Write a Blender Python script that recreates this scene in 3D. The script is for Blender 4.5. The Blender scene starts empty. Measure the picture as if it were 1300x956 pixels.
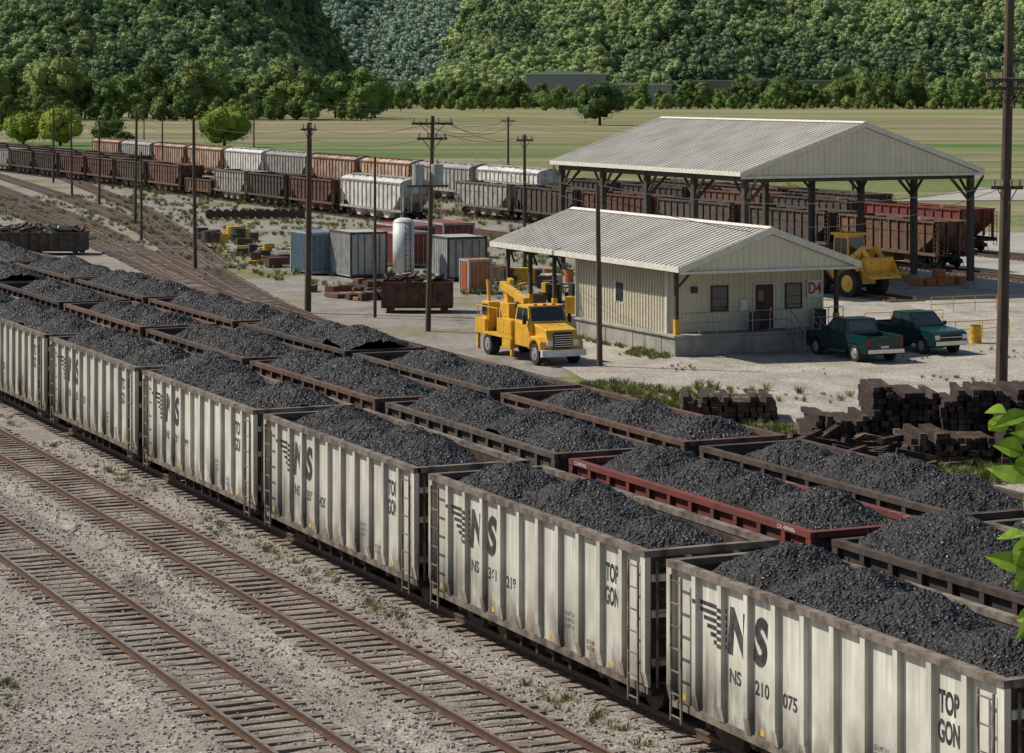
import bpy, math, random, bmesh
from mathutils import Vector, Matrix, noise
R = random.Random(7)
PHI = math.radians(24.68); cP, sP = math.cos(PHI), math.sin(PHI)
def T(t, s, z=0.0): return Vector((t*cP - s*sP, t*sP + s*cP, z))
scene = bpy.context.scene
COL = scene.collection

# ------------------------------------------------------------------ materials
def pmix(nt, fac, a, b, mode='MIX'):
    n = nt.nodes.new('ShaderNodeMix'); n.data_type = 'RGBA'; n.blend_type = mode
    for i, v in ((0, fac), (6, a), (7, b)):
        if hasattr(v, 'is_output'): nt.links.new(v, n.inputs[i])
        elif i == 0: n.inputs[0].default_value = v
        else: n.inputs[i].default_value = (*v[:3], 1)
    return n.outputs[2]
def nz(nt, vec, scale, detail=4, stretch=None, rough=.6):
    if stretch:
        mp = nt.nodes.new('ShaderNodeMapping'); mp.inputs['Scale'].default_value = stretch
        nt.links.new(vec, mp.inputs['Vector']); vec = mp.outputs[0]
    n = nt.nodes.new('ShaderNodeTexNoise'); n.inputs['Scale'].default_value = scale
    n.inputs['Detail'].default_value = min(detail, 5); n.inputs['Roughness'].default_value = rough
    nt.links.new(vec, n.inputs['Vector']); return n.outputs[0]
def mr(nt, v, a, b, c=0., d=1.):
    n = nt.nodes.new('ShaderNodeMapRange'); n.clamp = True
    nt.links.new(v, n.inputs[0])
    for i, q in zip((1, 2, 3, 4), (a, b, c, d)): n.inputs[i].default_value = q
    return n.outputs[0]
def newmat(name):
    m = bpy.data.materials.new(name); m.use_nodes = True
    nt = m.node_tree; b = nt.nodes['Principled BSDF']
    tc = nt.nodes.new('ShaderNodeTexCoord')
    return m, nt, b, tc.outputs['Object']
def addbump(nt, b, h, strength, dist=.02):
    n = nt.nodes.new('ShaderNodeBump'); n.inputs['Strength'].default_value = strength
    n.inputs['Distance'].default_value = dist
    nt.links.new(h, n.inputs['Height']); nt.links.new(n.outputs[0], b.inputs['Normal'])
def mat(name, c1, c2=None, rough=.75, scale=2.5, lo=.4, hi=.65, metal=0, bump=0, bscale=20, stretch=None,
        c3=None, s3=1.2, st3=(1, 1, .12), lo3=.52, hi3=.7, rnd=0, spec=.3, grime=None):
    m, nt, b, oc = newmat(name)
    if c2 is None: c2 = tuple(x*.7 for x in c1)
    col = pmix(nt, mr(nt, nz(nt, oc, scale, 4, stretch), lo, hi), c1, c2)
    if c3: col = pmix(nt, mr(nt, nz(nt, oc, s3, 5, st3), lo3, hi3), col, c3)
    if grime:
        sp = nt.nodes.new('ShaderNodeSeparateXYZ'); nt.links.new(oc, sp.inputs[0])
        for (z0, z1, gc, st) in grime:
            g = mr(nt, sp.outputs[2], z0, z1, 1, 0)
            mu = nt.nodes.new('ShaderNodeMath'); mu.operation = 'MULTIPLY'
            nt.links.new(g, mu.inputs[0]); nt.links.new(mr(nt, nz(nt, oc, st[3], 5, st[:3]), .38, .6), mu.inputs[1])
            col = pmix(nt, mu.outputs[0], col, gc)
    if rnd:
        oi = nt.nodes.new('ShaderNodeObjectInfo'); hs = nt.nodes.new('ShaderNodeHueSaturation')
        nt.links.new(col, hs.inputs['Color']); nt.links.new(mr(nt, oi.outputs['Random'], 0, 1, 1-rnd, 1+rnd), hs.inputs['Value'])
        nt.links.new(mr(nt, oi.outputs['Random'], 0, 1, .5-.03*rnd, .5+.05*rnd), hs.inputs['Hue'])
        col = hs.outputs[0]
    nt.links.new(col, b.inputs['Base Color'])
    b.inputs['Roughness'].default_value = rough; b.inputs['Metallic'].default_value = metal
    b.inputs['Specular IOR Level'].default_value = spec
    if bump: addbump(nt, b, nz(nt, oc, bscale, 3), bump)
    return m
def stone_mat(name, cols, scale, weeds=0, tint=None, bump=.8, dirt=.75, ws=.11):
    m, nt, b, oc = newmat(name)
    v = nt.nodes.new('ShaderNodeTexVoronoi'); v.inputs['Scale'].default_value = scale
    nt.links.new(oc, v.inputs['Vector'])
    sp = nt.nodes.new('ShaderNodeSeparateColor'); nt.links.new(v.outputs['Color'], sp.inputs[0])
    rp = nt.nodes.new('ShaderNodeValToRGB'); e = rp.color_ramp.elements
    e[0].color = (*cols[0], 1); e[1].color = (*cols[-1], 1); e[1].position = 1
    for i, c in enumerate(cols[1:-1]):
        q = e.new((i+1)/(len(cols)-1)); q.color = (*c, 1)
    nt.links.new(sp.outputs[0], rp.inputs[0]); col = rp.outputs[0]
    col = pmix(nt, mr(nt, nz(nt, oc, .35, 5), .38, .66, 0, dirt), col, tint or (.2, .17, .13))
    col = pmix(nt, mr(nt, nz(nt, oc, 1.1, 5), .55, .75, 0, .35), col, tuple(x*1.1 for x in cols[-1]))
    col = pmix(nt, mr(nt, nz(nt, oc, .22, 5, (2, .6, 1)), .56, .68, 0, .55), col, tuple(x*.55 for x in cols[0]))
    if weeds:
        w = mr(nt, nz(nt, oc, ws, 5, None, .72), 1-weeds, 1-weeds+.09)
        gc = pmix(nt, mr(nt, nz(nt, oc, 1.5, 4), .35, .65), (.10, .13, .035), (.22, .19, .09))
        col = pmix(nt, w, col, gc)
    nt.links.new(col, b.inputs['Base Color']); b.inputs['Roughness'].default_value = .95
    b.inputs['Specular IOR Level'].default_value = .15
    addbump(nt, b, v.outputs['Distance'], bump, .6/scale)
    return m

M = {}
DK = (.035, .028, .022)
M['paint'] = mat('topgon_paint', (.66, .635, .55), (.54, .51, .43), .7, 1.3, c3=(.2, .15, .105), s3=3.0, st3=(1, 1, .1), lo3=.58, hi3=.78,
                 grime=((.9, 2.2, (.12, .08, .05), (1, 1, .3, 2.0)), (.5, 2.9, DK, (1, 1, .6, .55)), (3.9, 1.6, (.38, .35, .3), (1, 1, .05, 5))), rnd=.14)
M['paintrim'] = mat('worn_rim_steel', (.2, .165, .13), (.07, .052, .04), .75, 3, rnd=.1)
M['black'] = mat('underframe_black', (.018, .016, .015), (.05, .038, .028), .8, 4)
M['bogie'] = mat('truck_frame_rust', (.06, .042, .03), (.03, .022, .018), .85, 6)
M['wheel'] = mat('wheel_steel', (.1, .07, .05), (.05, .035, .028), .6, 6, metal=.3)
M['inner'] = mat('car_interior_rust', (.07, .05, .04), (.03, .024, .02), .85, 3, c3=(.14, .1, .075))
M['blackcar'] = mat('black_car_paint', (.05, .043, .038), (.1, .07, .05), .75, 2, c3=(.16, .1, .065), lo3=.58, rnd=.25)
M['blackrim'] = mat('black_car_rim', (.1, .072, .056), (.045, .034, .028), .8, 3, rnd=.2)
M['brownrim'] = mat('brown_car_rim', (.15, .085, .06), (.07, .046, .036), .8, 3, rnd=.2)
M['browncar'] = mat('brown_car_paint', (.14, .066, .042), (.075, .045, .033), .8, 1.6, c3=(.22, .14, .09), lo3=.55, rnd=.3)
M['redcar'] = mat('oxide_red_paint', (.17, .042, .032), (.1, .036, .028), .75, 1.6, c3=(.24, .15, .12), lo3=.62)
M['greycar'] = mat('grey_car_paint', (.33, .32, .3), (.2, .18, .155), .75, 1.6, c3=(.16, .1, .07), lo3=.52, rnd=.2)
M['whitecar'] = mat('white_car_paint', (.58, .56, .52), (.4, .37, .33), .65, 1.2, c3=(.26, .16, .1), lo3=.53, rnd=.12)
M['rustcar'] = mat('rusted_hopper_paint', (.29, .15, .095), (.46, .37, .3), .85, .8, c3=(.17, .09, .06), lo3=.48, rnd=.2)
M['ink'] = mat('stencil_black', (.03, .03, .03), (.09, .085, .08), .8, 6)
M['whiteink'] = mat('stencil_white', (.6, .6, .57), (.4, .4, .37), .7)
M['yellowink'] = mat('reflector_yellow', (.6, .4, .06), (.4, .28, .08), .6)
M['rail'] = mat('rail_steel', (.12, .065, .04), (.08, .045, .03), .7, 8)
M['railtop'] = mat('rail_head_polished', (.36, .31, .26), (.2, .14, .10), .4, 3, metal=.6)
M['tie'] = mat('weathered_tie', (.19, .15, .115), (.09, .068, .052), .9, 3, c3=(.25, .205, .165), st3=(1, 1, 1), s3=1.1, lo3=.45, hi3=.65, bump=.5, bscale=30)
M['oldtie'] = mat('creosote_tie', (.055, .036, .026), (.024, .017, .013), .9, 3, bump=.5, bscale=20, c3=(.17, .115, .08), st3=(1, 1, 1), s3=.9, lo3=.52, hi3=.7)
M['siding'] = mat('tan_metal_siding', (.70, .64, .49), (.62, .57, .43), .55, .7, c3=(.46, .41, .3), lo3=.62, hi3=.85)
M['trim'] = mat('cream_trim', (.70, .67, .57), (.58, .55, .46), .5)
M['roof'] = mat('weathered_metal_roof', (.50, .475, .42), (.41, .385, .34), .6, .5, c3=(.33, .30, .26), s3=.8, st3=(.2, 1.5, 1), lo3=.5, hi3=.8)
M['steel'] = mat('dark_column_steel', (.05, .045, .04), (.09, .07, .055), .7)
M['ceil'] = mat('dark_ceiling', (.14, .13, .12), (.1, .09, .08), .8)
M['conc'] = mat('concrete', (.34, .32, .28), (.24, .22, .19), .9, 1.5, bump=.2, c3=(.14, .125, .11), lo3=.55)
M['pave'] = mat('worn_pavement', (.38, .355, .31), (.3, .28, .24), .9, .08, c3=(.22, .2, .17), s3=.12, st3=(1, 1, 1), lo3=.5)
M['slab'] = mat('oil_stained_concrete', (.36, .33, .285), (.28, .255, .22), .9, .5, c3=(.14, .125, .11), st3=(1, 1, 1), s3=.4, lo3=.5, hi3=.7)
M['door'] = mat('maroon_door', (.08, .03, .028), (.06, .025, .02), .5)
M['glass'] = mat('dark_glass', (.03, .04, .045), (.02, .025, .03), .08, spec=.8)
M['white'] = mat('white_enamel', (.72, .72, .7), (.58, .58, .56), .45)
M['red'] = mat('sign_red', (.5, .03, .03), (.4, .03, .03), .5)
M['safety'] = mat('safety_yellow', (.7, .4, .03), (.5, .28, .04), .5, 3)
M['yellow'] = mat('yellow_vehicle_paint', (.74, .40, .03), (.56, .31, .04), .42, 2, c3=(.25, .15, .06), lo3=.6, spec=.5)
M['teal'] = mat('dark_teal_car_paint', (.005, .034, .032), (.004, .026, .026), .25, 2, spec=.5)
M['chrome'] = mat('chrome', (.6, .6, .6), (.5, .5, .5), .2, metal=1)
M['rubber'] = mat('tyre_rubber', (.022, .022, .022), (.045, .04, .036), .85)
M['hub'] = mat('wheel_hub_grey', (.4, .4, .39), (.25, .24, .22), .45, metal=.4)
M['lamp'] = mat('headlamp_lens', (.7, .7, .68), (.6, .6, .6), .15, spec=.8)
M['tail'] = mat('tail_lamp_red', (.3, .02, .02), (.2, .02, .02), .25)
M['orange'] = mat('orange_paint', (.5, .17, .06), (.33, .12, .05), .7)
M['maroon'] = mat('maroon_container', (.22, .06, .045), (.14, .05, .04), .7, 1.4)
M['bluegrey'] = mat('blue_shed', (.12, .19, .25), (.1, .14, .17), .6)
M['greybox'] = mat('grey_container', (.38, .385, .37), (.27, .27, .26), .65, 1.5, c3=(.22, .16, .12), lo3=.58)
M['tank'] = mat('tank_silver_white', (.62, .63, .61), (.5, .5, .48), .45, 1.2, c3=(.35, .28, .22), lo3=.62)
M['pole'] = mat('utility_pole_wood', (.12, .085, .062), (.065, .047, .035), .9, 5, stretch=(1, 1, .1), bump=.4, bscale=15)
M['ceramic'] = mat('insulator', (.3, .25, .22), (.4, .4, .4), .3)
M['wire'] = mat('wire_black', (.03, .03, .03), (.04, .04, .04), .6)
M['rust'] = mat('scrap_rust', (.16, .08, .05), (.07, .045, .035), .85, 2.5, bump=.4)
M['bark'] = mat('bark', (.09, .07, .05), (.05, .04, .03), .95, 3)
M['earth'] = mat('earth_bank', (.22, .19, .15), (.14, .16, .08), .95, .1)

def coal_mat():
    m, nt, b, oc = newmat('coal_lumps')
    v = nt.nodes.new('ShaderNodeTexVoronoi'); v.inputs['Scale'].default_value = 15
    nt.links.new(oc, v.inputs['Vector'])
    sp = nt.nodes.new('ShaderNodeSeparateColor'); nt.links.new(v.outputs['Color'], sp.inputs[0])
    col = pmix(nt, mr(nt, sp.outputs[0], .2, 1), (.009, .0085, .008), (.042, .039, .036))
    col = pmix(nt, mr(nt, nz(nt, oc, .9, 5), .42, .72, 0, .55), col, (.058, .053, .048))
    nt.links.new(col, b.inputs['Base Color'])
    nt.links.new(mr(nt, sp.outputs[1], 0, 1, .22, .95), b.inputs['Roughness'])
    b.inputs['Specular IOR Level'].default_value = .36
    ad = nt.nodes.new('ShaderNodeMath'); ad.operation = 'ADD'
    nt.links.new(v.outputs['Distance'], ad.inputs[0]); nt.links.new(nz(nt, oc, 7, 4), ad.inputs[1])
    addbump(nt, b, ad.outputs[0], .85, .07)
    return m
M['coal'] = coal_mat()

def foliage(name, c1, c2, scale=.4, trans=0, rnd=.3):
    m, nt, b, oc = newmat(name)
    g = nt.nodes.new('ShaderNodeNewGeometry')
    col = pmix(nt, g.outputs['Random Per Island'], c1, tuple(min(1, x*1.3) for x in c2))
    oi = nt.nodes.new('ShaderNodeObjectInfo'); hs = nt.nodes.new('ShaderNodeHueSaturation')
    nt.links.new(col, hs.inputs['Color']); nt.links.new(mr(nt, oi.outputs['Random'], 0, 1, 1-rnd, 1+rnd), hs.inputs['Value'])
    mu = nt.nodes.new('ShaderNodeMath'); mu.operation = 'FRACT'
    m2 = nt.nodes.new('ShaderNodeMath'); m2.operation = 'MULTIPLY'; m2.inputs[1].default_value = 37.3
    nt.links.new(oi.outputs['Random'], m2.inputs[0]); nt.links.new(m2.outputs[0], mu.inputs[0])
    nt.links.new(mr(nt, mu.outputs[0], 0, 1, .47, .515), hs.inputs['Hue'])
    nt.links.new(hs.outputs[0], b.inputs['Base Color']); b.inputs['Roughness'].default_value = .8
    b.inputs['Specular IOR Level'].default_value = .1
    if trans:
        tr = nt.nodes.new('ShaderNodeBsdfTranslucent'); nt.links.new(hs.outputs[0], tr.inputs[0])
        mx = nt.nodes.new('ShaderNodeMixShader'); mx.inputs[0].default_value = trans
        nt.links.new(b.outputs[0], mx.inputs[1]); nt.links.new(tr.outputs[0], mx.inputs[2])
        nt.links.new(mx.outputs[0], nt.nodes['Material Output'].inputs[0])
    return m
M['leafN'] = foliage('treeline_leaves', (.075, .115, .032), (.115, .165, .042), 3)
M['leafN2'] = foliage('treeline_light_leaves', (.10, .15, .04), (.15, .2, .055), 3)
M['leafH'] = foliage('hill_leaves', (.14, .20, .095), (.19, .26, .11), 3, 0, .28)  # aerial haze painted into the base colour, here and in the two variants below
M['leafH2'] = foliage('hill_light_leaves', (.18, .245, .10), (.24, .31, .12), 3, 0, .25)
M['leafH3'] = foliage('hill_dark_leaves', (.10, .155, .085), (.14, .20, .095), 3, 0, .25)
M['leafF'] = foliage('far_hill_leaves', (.22, .29, .22), (.26, .34, .24), 3, 0, .12)  # paler and bluer than real leaves: distance haze painted in, no scattering volume
M['leafB'] = foliage('bush_leaves', (.13, .19, .028), (.19, .25, .04), 3)
M['leafD'] = foliage('dark_tree_leaves', (.045, .075, .024), (.065, .1, .03), 3)
M['leafC'] = foliage('close_leaves', (.15, .25, .03), (.22, .34, .045), 20, .4, .1)
M['grass'] = foliage('weed_blades', (.1, .14, .03), (.2, .2, .08), 8, 0, .3)

# ------------------------------------------------------------------ mesh builder
class MB:
    def __init__(s): s.v = []; s.f = []; s.m = []
    def face(s, pts, mi=0):
        n = len(s.v); s.v += [tuple(p) for p in pts]; s.f.append(tuple(range(n, n+len(pts)))); s.m.append(mi)
    def obox(s, c, size, rot=None, mi=0, taper=1.):
        n = len(s.v); hx, hy, hz = [q/2 for q in size]
        for z in (-hz, hz):
            k = taper if z > 0 else 1.
            for x, y in ((-hx, -hy), (hx, -hy), (hx, hy), (-hx, hy)):
                p = Vector((x*k, y*k, z))
                if rot is not None: p = rot @ p
                s.v.append((p.x+c[0], p.y+c[1], p.z+c[2]))
        for q in ((3, 2, 1, 0), (4, 5, 6, 7), (0, 1, 5, 4), (1, 2, 6, 5), (2, 3, 7, 6), (3, 0, 4, 7)):
            s.f.append(tuple(n+i for i in q)); s.m.append(mi)
    def box(s, x0, x1, y0, y1, z0, z1, mi=0):
        s.obox(((x0+x1)/2, (y0+y1)/2, (z0+z1)/2), (abs(x1-x0), abs(y1-y0), abs(z1-z0)), None, mi)
    def prism(s, axis, poly, a0, a1, mi=0):
        n = len(s.v); k = len(poly)
        for a in (a0, a1):
            for p, q in poly:
                s.v.append({'x': (a, p, q), 'y': (p, a, q), 'z': (p, q, a)}[axis])
        s.f.append(tuple(n+i for i in range(k))); s.m.append(mi)
        s.f.append(tuple(n+k+i for i in reversed(range(k)))); s.m.append(mi)
        for i in range(k):
            j = (i+1) % k; s.f.append((n+i, n+k+i, n+k+j, n+j)); s.m.append(mi)
    def cyl(s, a, b, r0, r1=None, n=10, mi=0, cap=True, mc=None):
        r1 = r0 if r1 is None else r1; a = Vector(a); b = Vector(b); d = (b-a)
        if d.length < 1e-6: return
        q = d.to_track_quat('Z', 'Y'); o = len(s.v)
        for c, r in ((a, r0), (b, r1)):
            for i in range(n):
                th = 2*math.pi*i/n; p = c + q @ Vector((r*math.cos(th), r*math.sin(th), 0)); s.v.append(tuple(p))
        for i in range(n):
            j = (i+1) % n; s.f.append((o+i, o+j, o+n+j, o+n+i)); s.m.append(mi)
        if cap:
            mc = mi if mc is None else mc
            s.f.append(tuple(o+i for i in reversed(range(n)))); s.m.append(mc)
            s.f.append(tuple(o+n+i for i in range(n))); s.m.append(mc)
    def tube(s, pts, r, n=4, mi=0):
        for a, b in zip(pts[:-1], pts[1:]): s.cyl(a, b, r, r, n, mi, False)
    def mesh(s, name, mats):
        me = bpy.data.meshes.new(name); me.from_pydata(s.v, [], s.f)
        for m in mats: me.materials.append(M[m] if isinstance(m, str) else m)
        me.polygons.foreach_set('material_index', s.m); me.update()
        return me
    def build(s, name, mats, loc=(0, 0, 0), rz=0., parent=None, bevel=0, smooth=False):
        me = s.mesh(name, mats)
        if smooth: me.polygons.foreach_set('use_smooth', [True]*len(me.polygons))
        return place(me, name, loc, rz, parent, bevel)
def fixn(me):
    b = bmesh.new(); b.from_mesh(me); bmesh.ops.recalc_face_normals(b, faces=b.faces); b.to_mesh(me); b.free()
def place(me, name, loc=(0, 0, 0), rz=0., parent=None, bevel=0):
    o = bpy.data.objects.new(name, me); COL.objects.link(o); o.location = loc; o.rotation_euler = (0, 0, rz)
    if parent: o.parent = parent
    if bevel:
        fixn(me); md = o.modifiers.new('bev', 'BEVEL'); md.width = bevel; md.segments = 2; md.limit_method = 'ANGLE'; md.angle_limit = .6
    return o
def empty(name, loc, rz=0.):
    o = bpy.data.objects.new(name, None); COL.objects.link(o); o.location = loc; o.rotation_euler = (0, 0, rz); o.empty_display_size = .5
    return o
def tmat(pos, xdir, sx):
    X = Vector(xdir); Y = Vector((0, 0, 1)); Z = X.cross(Y)
    mt = Matrix((X, Y, Z)).transposed().to_4x4(); mt.translation = Vector(pos)
    return mt @ Matrix.Diagonal((sx, 1, 1, 1))
def tcurve(body, size, bold, shear, ext):
    c = bpy.data.curves.new('lettering', 'FONT'); c.body = body; c.size = size; c.offset = bold; c.shear = shear
    c.align_x = 'CENTER'; c.align_y = 'CENTER'; c.extrude = ext
    return c
def text(body, size, m, parent, pos, xdir=(0, -1, 0), sx=1., bold=0., shear=0., name='lettering'):
    c = tcurve(body, size, bold, shear, .003); c.materials.append(M[m])
    o = bpy.data.objects.new(name, c); COL.objects.link(o); o.parent = parent
    o.matrix_local = tmat(pos, xdir, sx)
    return o

# ------------------------------------------------------------------ ground, fields
M['ballast'] = stone_mat('ballast_stone', [(.11, .093, .077), (.235, .207, .172), (.335, .3, .258), (.265, .228, .187), (.45, .413, .365)], 12, .25, (.2, .17, .137))
M['yard'] = stone_mat('yard_gravel', [(.19, .172, .148), (.26, .237, .205), (.34, .31, .272)], 9, .475, (.19, .168, .135), .4, .9, .07)
M['apron'] = stone_mat('apron_gravel', [(.31, .28, .235), (.38, .345, .29), (.46, .42, .355)], 6, .375, (.255, .225, .18), .5, .9)
def field_mat():
    m, nt, b, oc = newmat('farm_field')
    sp = nt.nodes.new('ShaderNodeSeparateXYZ'); nt.links.new(oc, sp.inputs[0])
    wob = nz(nt, oc, .004, 3, (1, .5, 1))
    ad = nt.nodes.new('ShaderNodeMath'); ad.operation = 'ADD'
    nt.links.new(mr(nt, sp.outputs[1], 250, 1650), ad.inputs[0]); nt.links.new(mr(nt, wob, .2, .8, -.07, .07), ad.inputs[1])
    rp = nt.nodes.new('ShaderNodeValToRGB'); rp.color_ramp.interpolation = 'CONSTANT'; e = rp.color_ramp.elements
    st = [(250, (.15, .18, .06)), (400, (.17, .19, .07)), (450, (.075, .14, .035)), (510, (.11, .18, .045)), (545, (.075, .14, .035)), (600, (.12, .18, .05)), (640, (.24, .19, .12)),
          (690, (.29, .23, .15)), (735, (.15, .18, .06)), (780, (.26, .21, .13)), (860, (.22, .18, .11)), (930, (.12, .175, .05)),
          (1010, (.29, .24, .13)), (1120, (.17, .205, .07)), (1250, (.27, .245, .12)), (1380, (.18, .215, .075))]
    e[0].position = 0; e[0].color = (*st[0][1], 1)
    e[1].position = (st[1][0]-250)/1400; e[1].color = (*st[1][1], 1)
    for y, c in st[2:]:
        q = e.new((y-250)/1400); q.color = (*c, 1)
    nt.links.new(ad.outputs[0], rp.inputs[0]); col = rp.outputs[0]
    col = pmix(nt, mr(nt, nz(nt, oc, .02, 5, (.35, 1, 1)), .42, .62, 0, .6), col, (.11, .145, .045))
    col = pmix(nt, mr(nt, nz(nt, oc, .035, 5, (.12, 1, 1)), .49, .6, 0, .8), col, (.29, .235, .15))
    col = pmix(nt, mr(nt, nz(nt, oc, .05, 5, (.1, 1, 1)), .55, .64, 0, .85), col, (.08, .11, .035))
    wv = nt.nodes.new('ShaderNodeTexWave'); wv.inputs['Scale'].default_value = .045; wv.inputs['Distortion'].default_value = .6
    wv.bands_direction = 'Y'; nt.links.new(oc, wv.inputs['Vector'])
    rowm = nt.nodes.new('ShaderNodeMath'); rowm.operation = 'MULTIPLY'; nt.links.new(mr(nt, wv.outputs[1], .5, .85, 0, .8), rowm.inputs[0])
    nt.links.new(mr(nt, nz(nt, oc, .006, 2), .4, .5), rowm.inputs[1])
    col = pmix(nt, rowm.outputs[0], col, (.2, .17, .10))
    nt.links.new(col, b.inputs['Base Color']); b.inputs['Roughness'].default_value = .95; b.inputs['Specular IOR Level'].default_value = .1
    addbump(nt, b, nz(nt, oc, .8, 4), .8, .5)
    return m
M['field'] = field_mat()
g = MB(); g.face([(-4000, -600, -.06), (4000, -600, -.06), (4000, 6000, -.06), (-4000, 6000, -.06)])
g.build('ground', ['field'])
def sheet(name, m, pts, z):
    b = MB(); b.face([T(t, s, z) for t, s in pts]); return b.build(name, [m])
sheet('yard_gravel_ground', 'yard', [(-30, -60), (150, -60), (150, 110), (128, 200), (125, 560), (-30, 560)], -.03)
sheet('gravel_apron', 'apron', [(48, 62), (118, 62), (118, 150), (70, 150), (66, 128), (54, 118), (49.5, 100)], .0)
sheet('paved_yard', 'pave', [(103, 100), (160, 95), (165, 150), (132, 186), (103, 150)], .012)
b = MB(); b.face([(44, 285, .02), (240, 300, .02), (240, 318, .02), (60, 322, .02)]); b.build('access_road', ['pave'])
b = MB(); b.face([(66, 205, .02), (150, 210, .02), (150, 222, .02), (62, 218, .02)]); b.build('access_road', ['pave'])

CENT = [16.7, 21.0, 24.85, 28.95, 32.95]
b = MB(); ts = [7+i*.35 for i in range(86)]; ss = [15+i*1.0 for i in range(150)] + [165+i*8 for i in range(40)]
def bed(t):
    d = min(abs(t-c) for c in CENT); return .13*max(0, min(1, (2.25-d)/.6))
for s in ss:
    for t in ts:
        b.v.append(tuple(T(t, s, -.01 + bed(t) + .05*noise.noise(Vector((t*.9, s*.35, 0))))))
n = len(ts)
for j in range(len(ss)-1):
    for i in range(n-1): b.f.append((j*n+i, j*n+i+1, (j+1)*n+i+1, (j+1)*n+i)); b.m.append(0)
b.build('ballast_bed', ['ballast'])
b = MB()
for k in range(15000):
    s = 34+56*R.random()**1.3; t = R.uniform(11.5, 23.6)
    if min(abs(t-c) for c in CENT[:2]) < .85 and R.random() < .6: continue
    r = R.uniform(.018, .045); z = bed(t)+.05*noise.noise(Vector((t*.9, s*.35, 0)))
    b.obox(T(t, s, z+.008), (r*2, r*1.6, r*1.2), Matrix.Rotation(R.uniform(0, 6), 3, 'Z') @ Matrix.Rotation(R.uniform(-.6, .6), 3, 'X'), R.choice((0, 0, 0, 1)), .7)
b.build('loose_ballast_stones', [mat('loose_stone', (.34, .31, .27), (.23, .2, .165), .9, 4), mat('loose_stone_light', (.44, .41, .37), (.3, .28, .24), .9, 4)])

def track(name, pts, z=.12, tiez=.0, step=.56):
    P = [T(t, s) for t, s in pts]
    path = []
    for i in range(len(P)-1):
        p0 = P[max(i-1, 0)]; p1 = P[i]; p2 = P[i+1]; p3 = P[min(i+2, len(P)-1)]
        L = (p2-p1).length; k = max(1, int(L/step))
        for j in range(k):
            u = j/k
            if len(P) == 2: q = p1.lerp(p2, u)
            else: q = .5*((2*p1)+(p2-p0)*u+(2*p0-5*p1+4*p2-p3)*u*u+(3*p1-p0-3*p2+p3)*u**3)
            path.append(q)
    path.append(P[-1]); b = MB()
    N = []
    for i in range(len(path)):
        d = (path[min(i+1, len(path)-1)]-path[max(i-1, 0)]).normalized(); N.append((d, Vector((d.y, -d.x, 0))))
    for i, p in enumerate(path):
        d, nn = N[i]; a = math.atan2(nn.y, nn.x)+R.uniform(-.02, .02)
        b.obox((p.x+nn.x*R.uniform(-.06, .06), p.y+nn.y*R.uniform(-.06, .06), z-.06+R.uniform(-.02, .01)+tiez), (2.55+R.uniform(-.08, .08), R.uniform(.2, .25), .18), Matrix.Rotation(a, 3, 'Z'), 0)
    st = max(1, int(6/step)) if len(P) == 2 else 2
    idx = list(range(0, len(path), st))
    if idx[-1] != len(path)-1: idx.append(len(path)-1)
    for sd in (-.755, .755):
        for (w, z0, z1, mi) in ((.14, z+.03, z+.05, 1), (.03, z+.05, z+.15, 1), (.075, z+.15, z+.19, 1)):
            o = len(b.v)
            for i in idx:
                for k in (-w/2, w/2):
                    for zz in (z0, z1):
                        q = path[i]+N[i][1]*(sd+k); b.v.append((q.x, q.y, zz))
            for i in range(len(idx)-1):
                a = o+i*4
                b.f += [(a, a+4, a+5, a+1), (a+2, a+3, a+7, a+6)]; b.m += [mi, mi]
                b.f.append((a+1, a+5, a+7, a+3)); b.m.append(2 if z1 > z+.16 else 1)
    return b.build(name, ['tie', 'rail', 'railtop'])
for c in CENT: track('railway_track', [(c, 12), (c, 260)], .13)
for pts in ([(46.5, 60), (47.2, 118), (48.7, 151), (54.3, 192), (63.3, 270), (72, 350), (80, 430)],
            [(47.6, 140), (50, 160), (61.4, 224.8), (73.9, 315.5), (86, 410)],
            [(46, 115), (49, 140), (55.2, 172.8), (69, 244), (84.2, 359), (95, 450)],
            [(44, 60), (44, 120), (46, 175), (55, 270), (66, 400)],
            [(52, 165), (57, 200), (66, 270), (80, 400)],
            [(40, 60), (40.5, 190), (47, 290), (58, 420)],
            [(56, 172), (66, 215), (76, 262), (90.5, 345)],
            [(90.5, 140), (90.5, 460)], [(101.5, 120), (101.5, 470)], [(113.5, 110), (113.5, 470)], [(85, 128), (85, 200)], [(97, 330), (97, 460)]):
    track('railway_track', pts, .05, .0, .6)

# ------------------------------------------------------------------ rail cars
def bogie(b, y, ms=(0, 1)):
    f, w = ms
    for x in (-1.02, 1.02):
        b.prism('x', [(y-1.15, .78), (y-.95, .95), (y-.45, 1.0), (y+.45, 1.0), (y+.95, .95), (y+1.15, .78), (y+.9, .6), (y+.45, .72), (y+.35, .45), (y-.35, .45), (y-.45, .72), (y-.9, .6)], x-.08, x+.08, f)
        for k in (-.15, 0, .15): b.cyl((x, y+k, .55), (x, y+k, .85), .06, n=6, mi=w)
    b.box(-1.1, 1.1, y-.2, y+.2, .62, .98, f)
    for k in (-.86, .86):
        b.cyl((-.8, y+k, .76), (.8, y+k, .76), .08, n=8, mi=w)
        for x in (-.755, .755):
            b.cyl((x-.06, y+k, .76), (x+.06, y+k, .76), .44, n=20, mi=w)
        for x in (-1.12, 1.12): b.cyl((x-.04, y+k, .76), (x+.04, y+k, .76), .13, n=8, mi=w)
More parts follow.
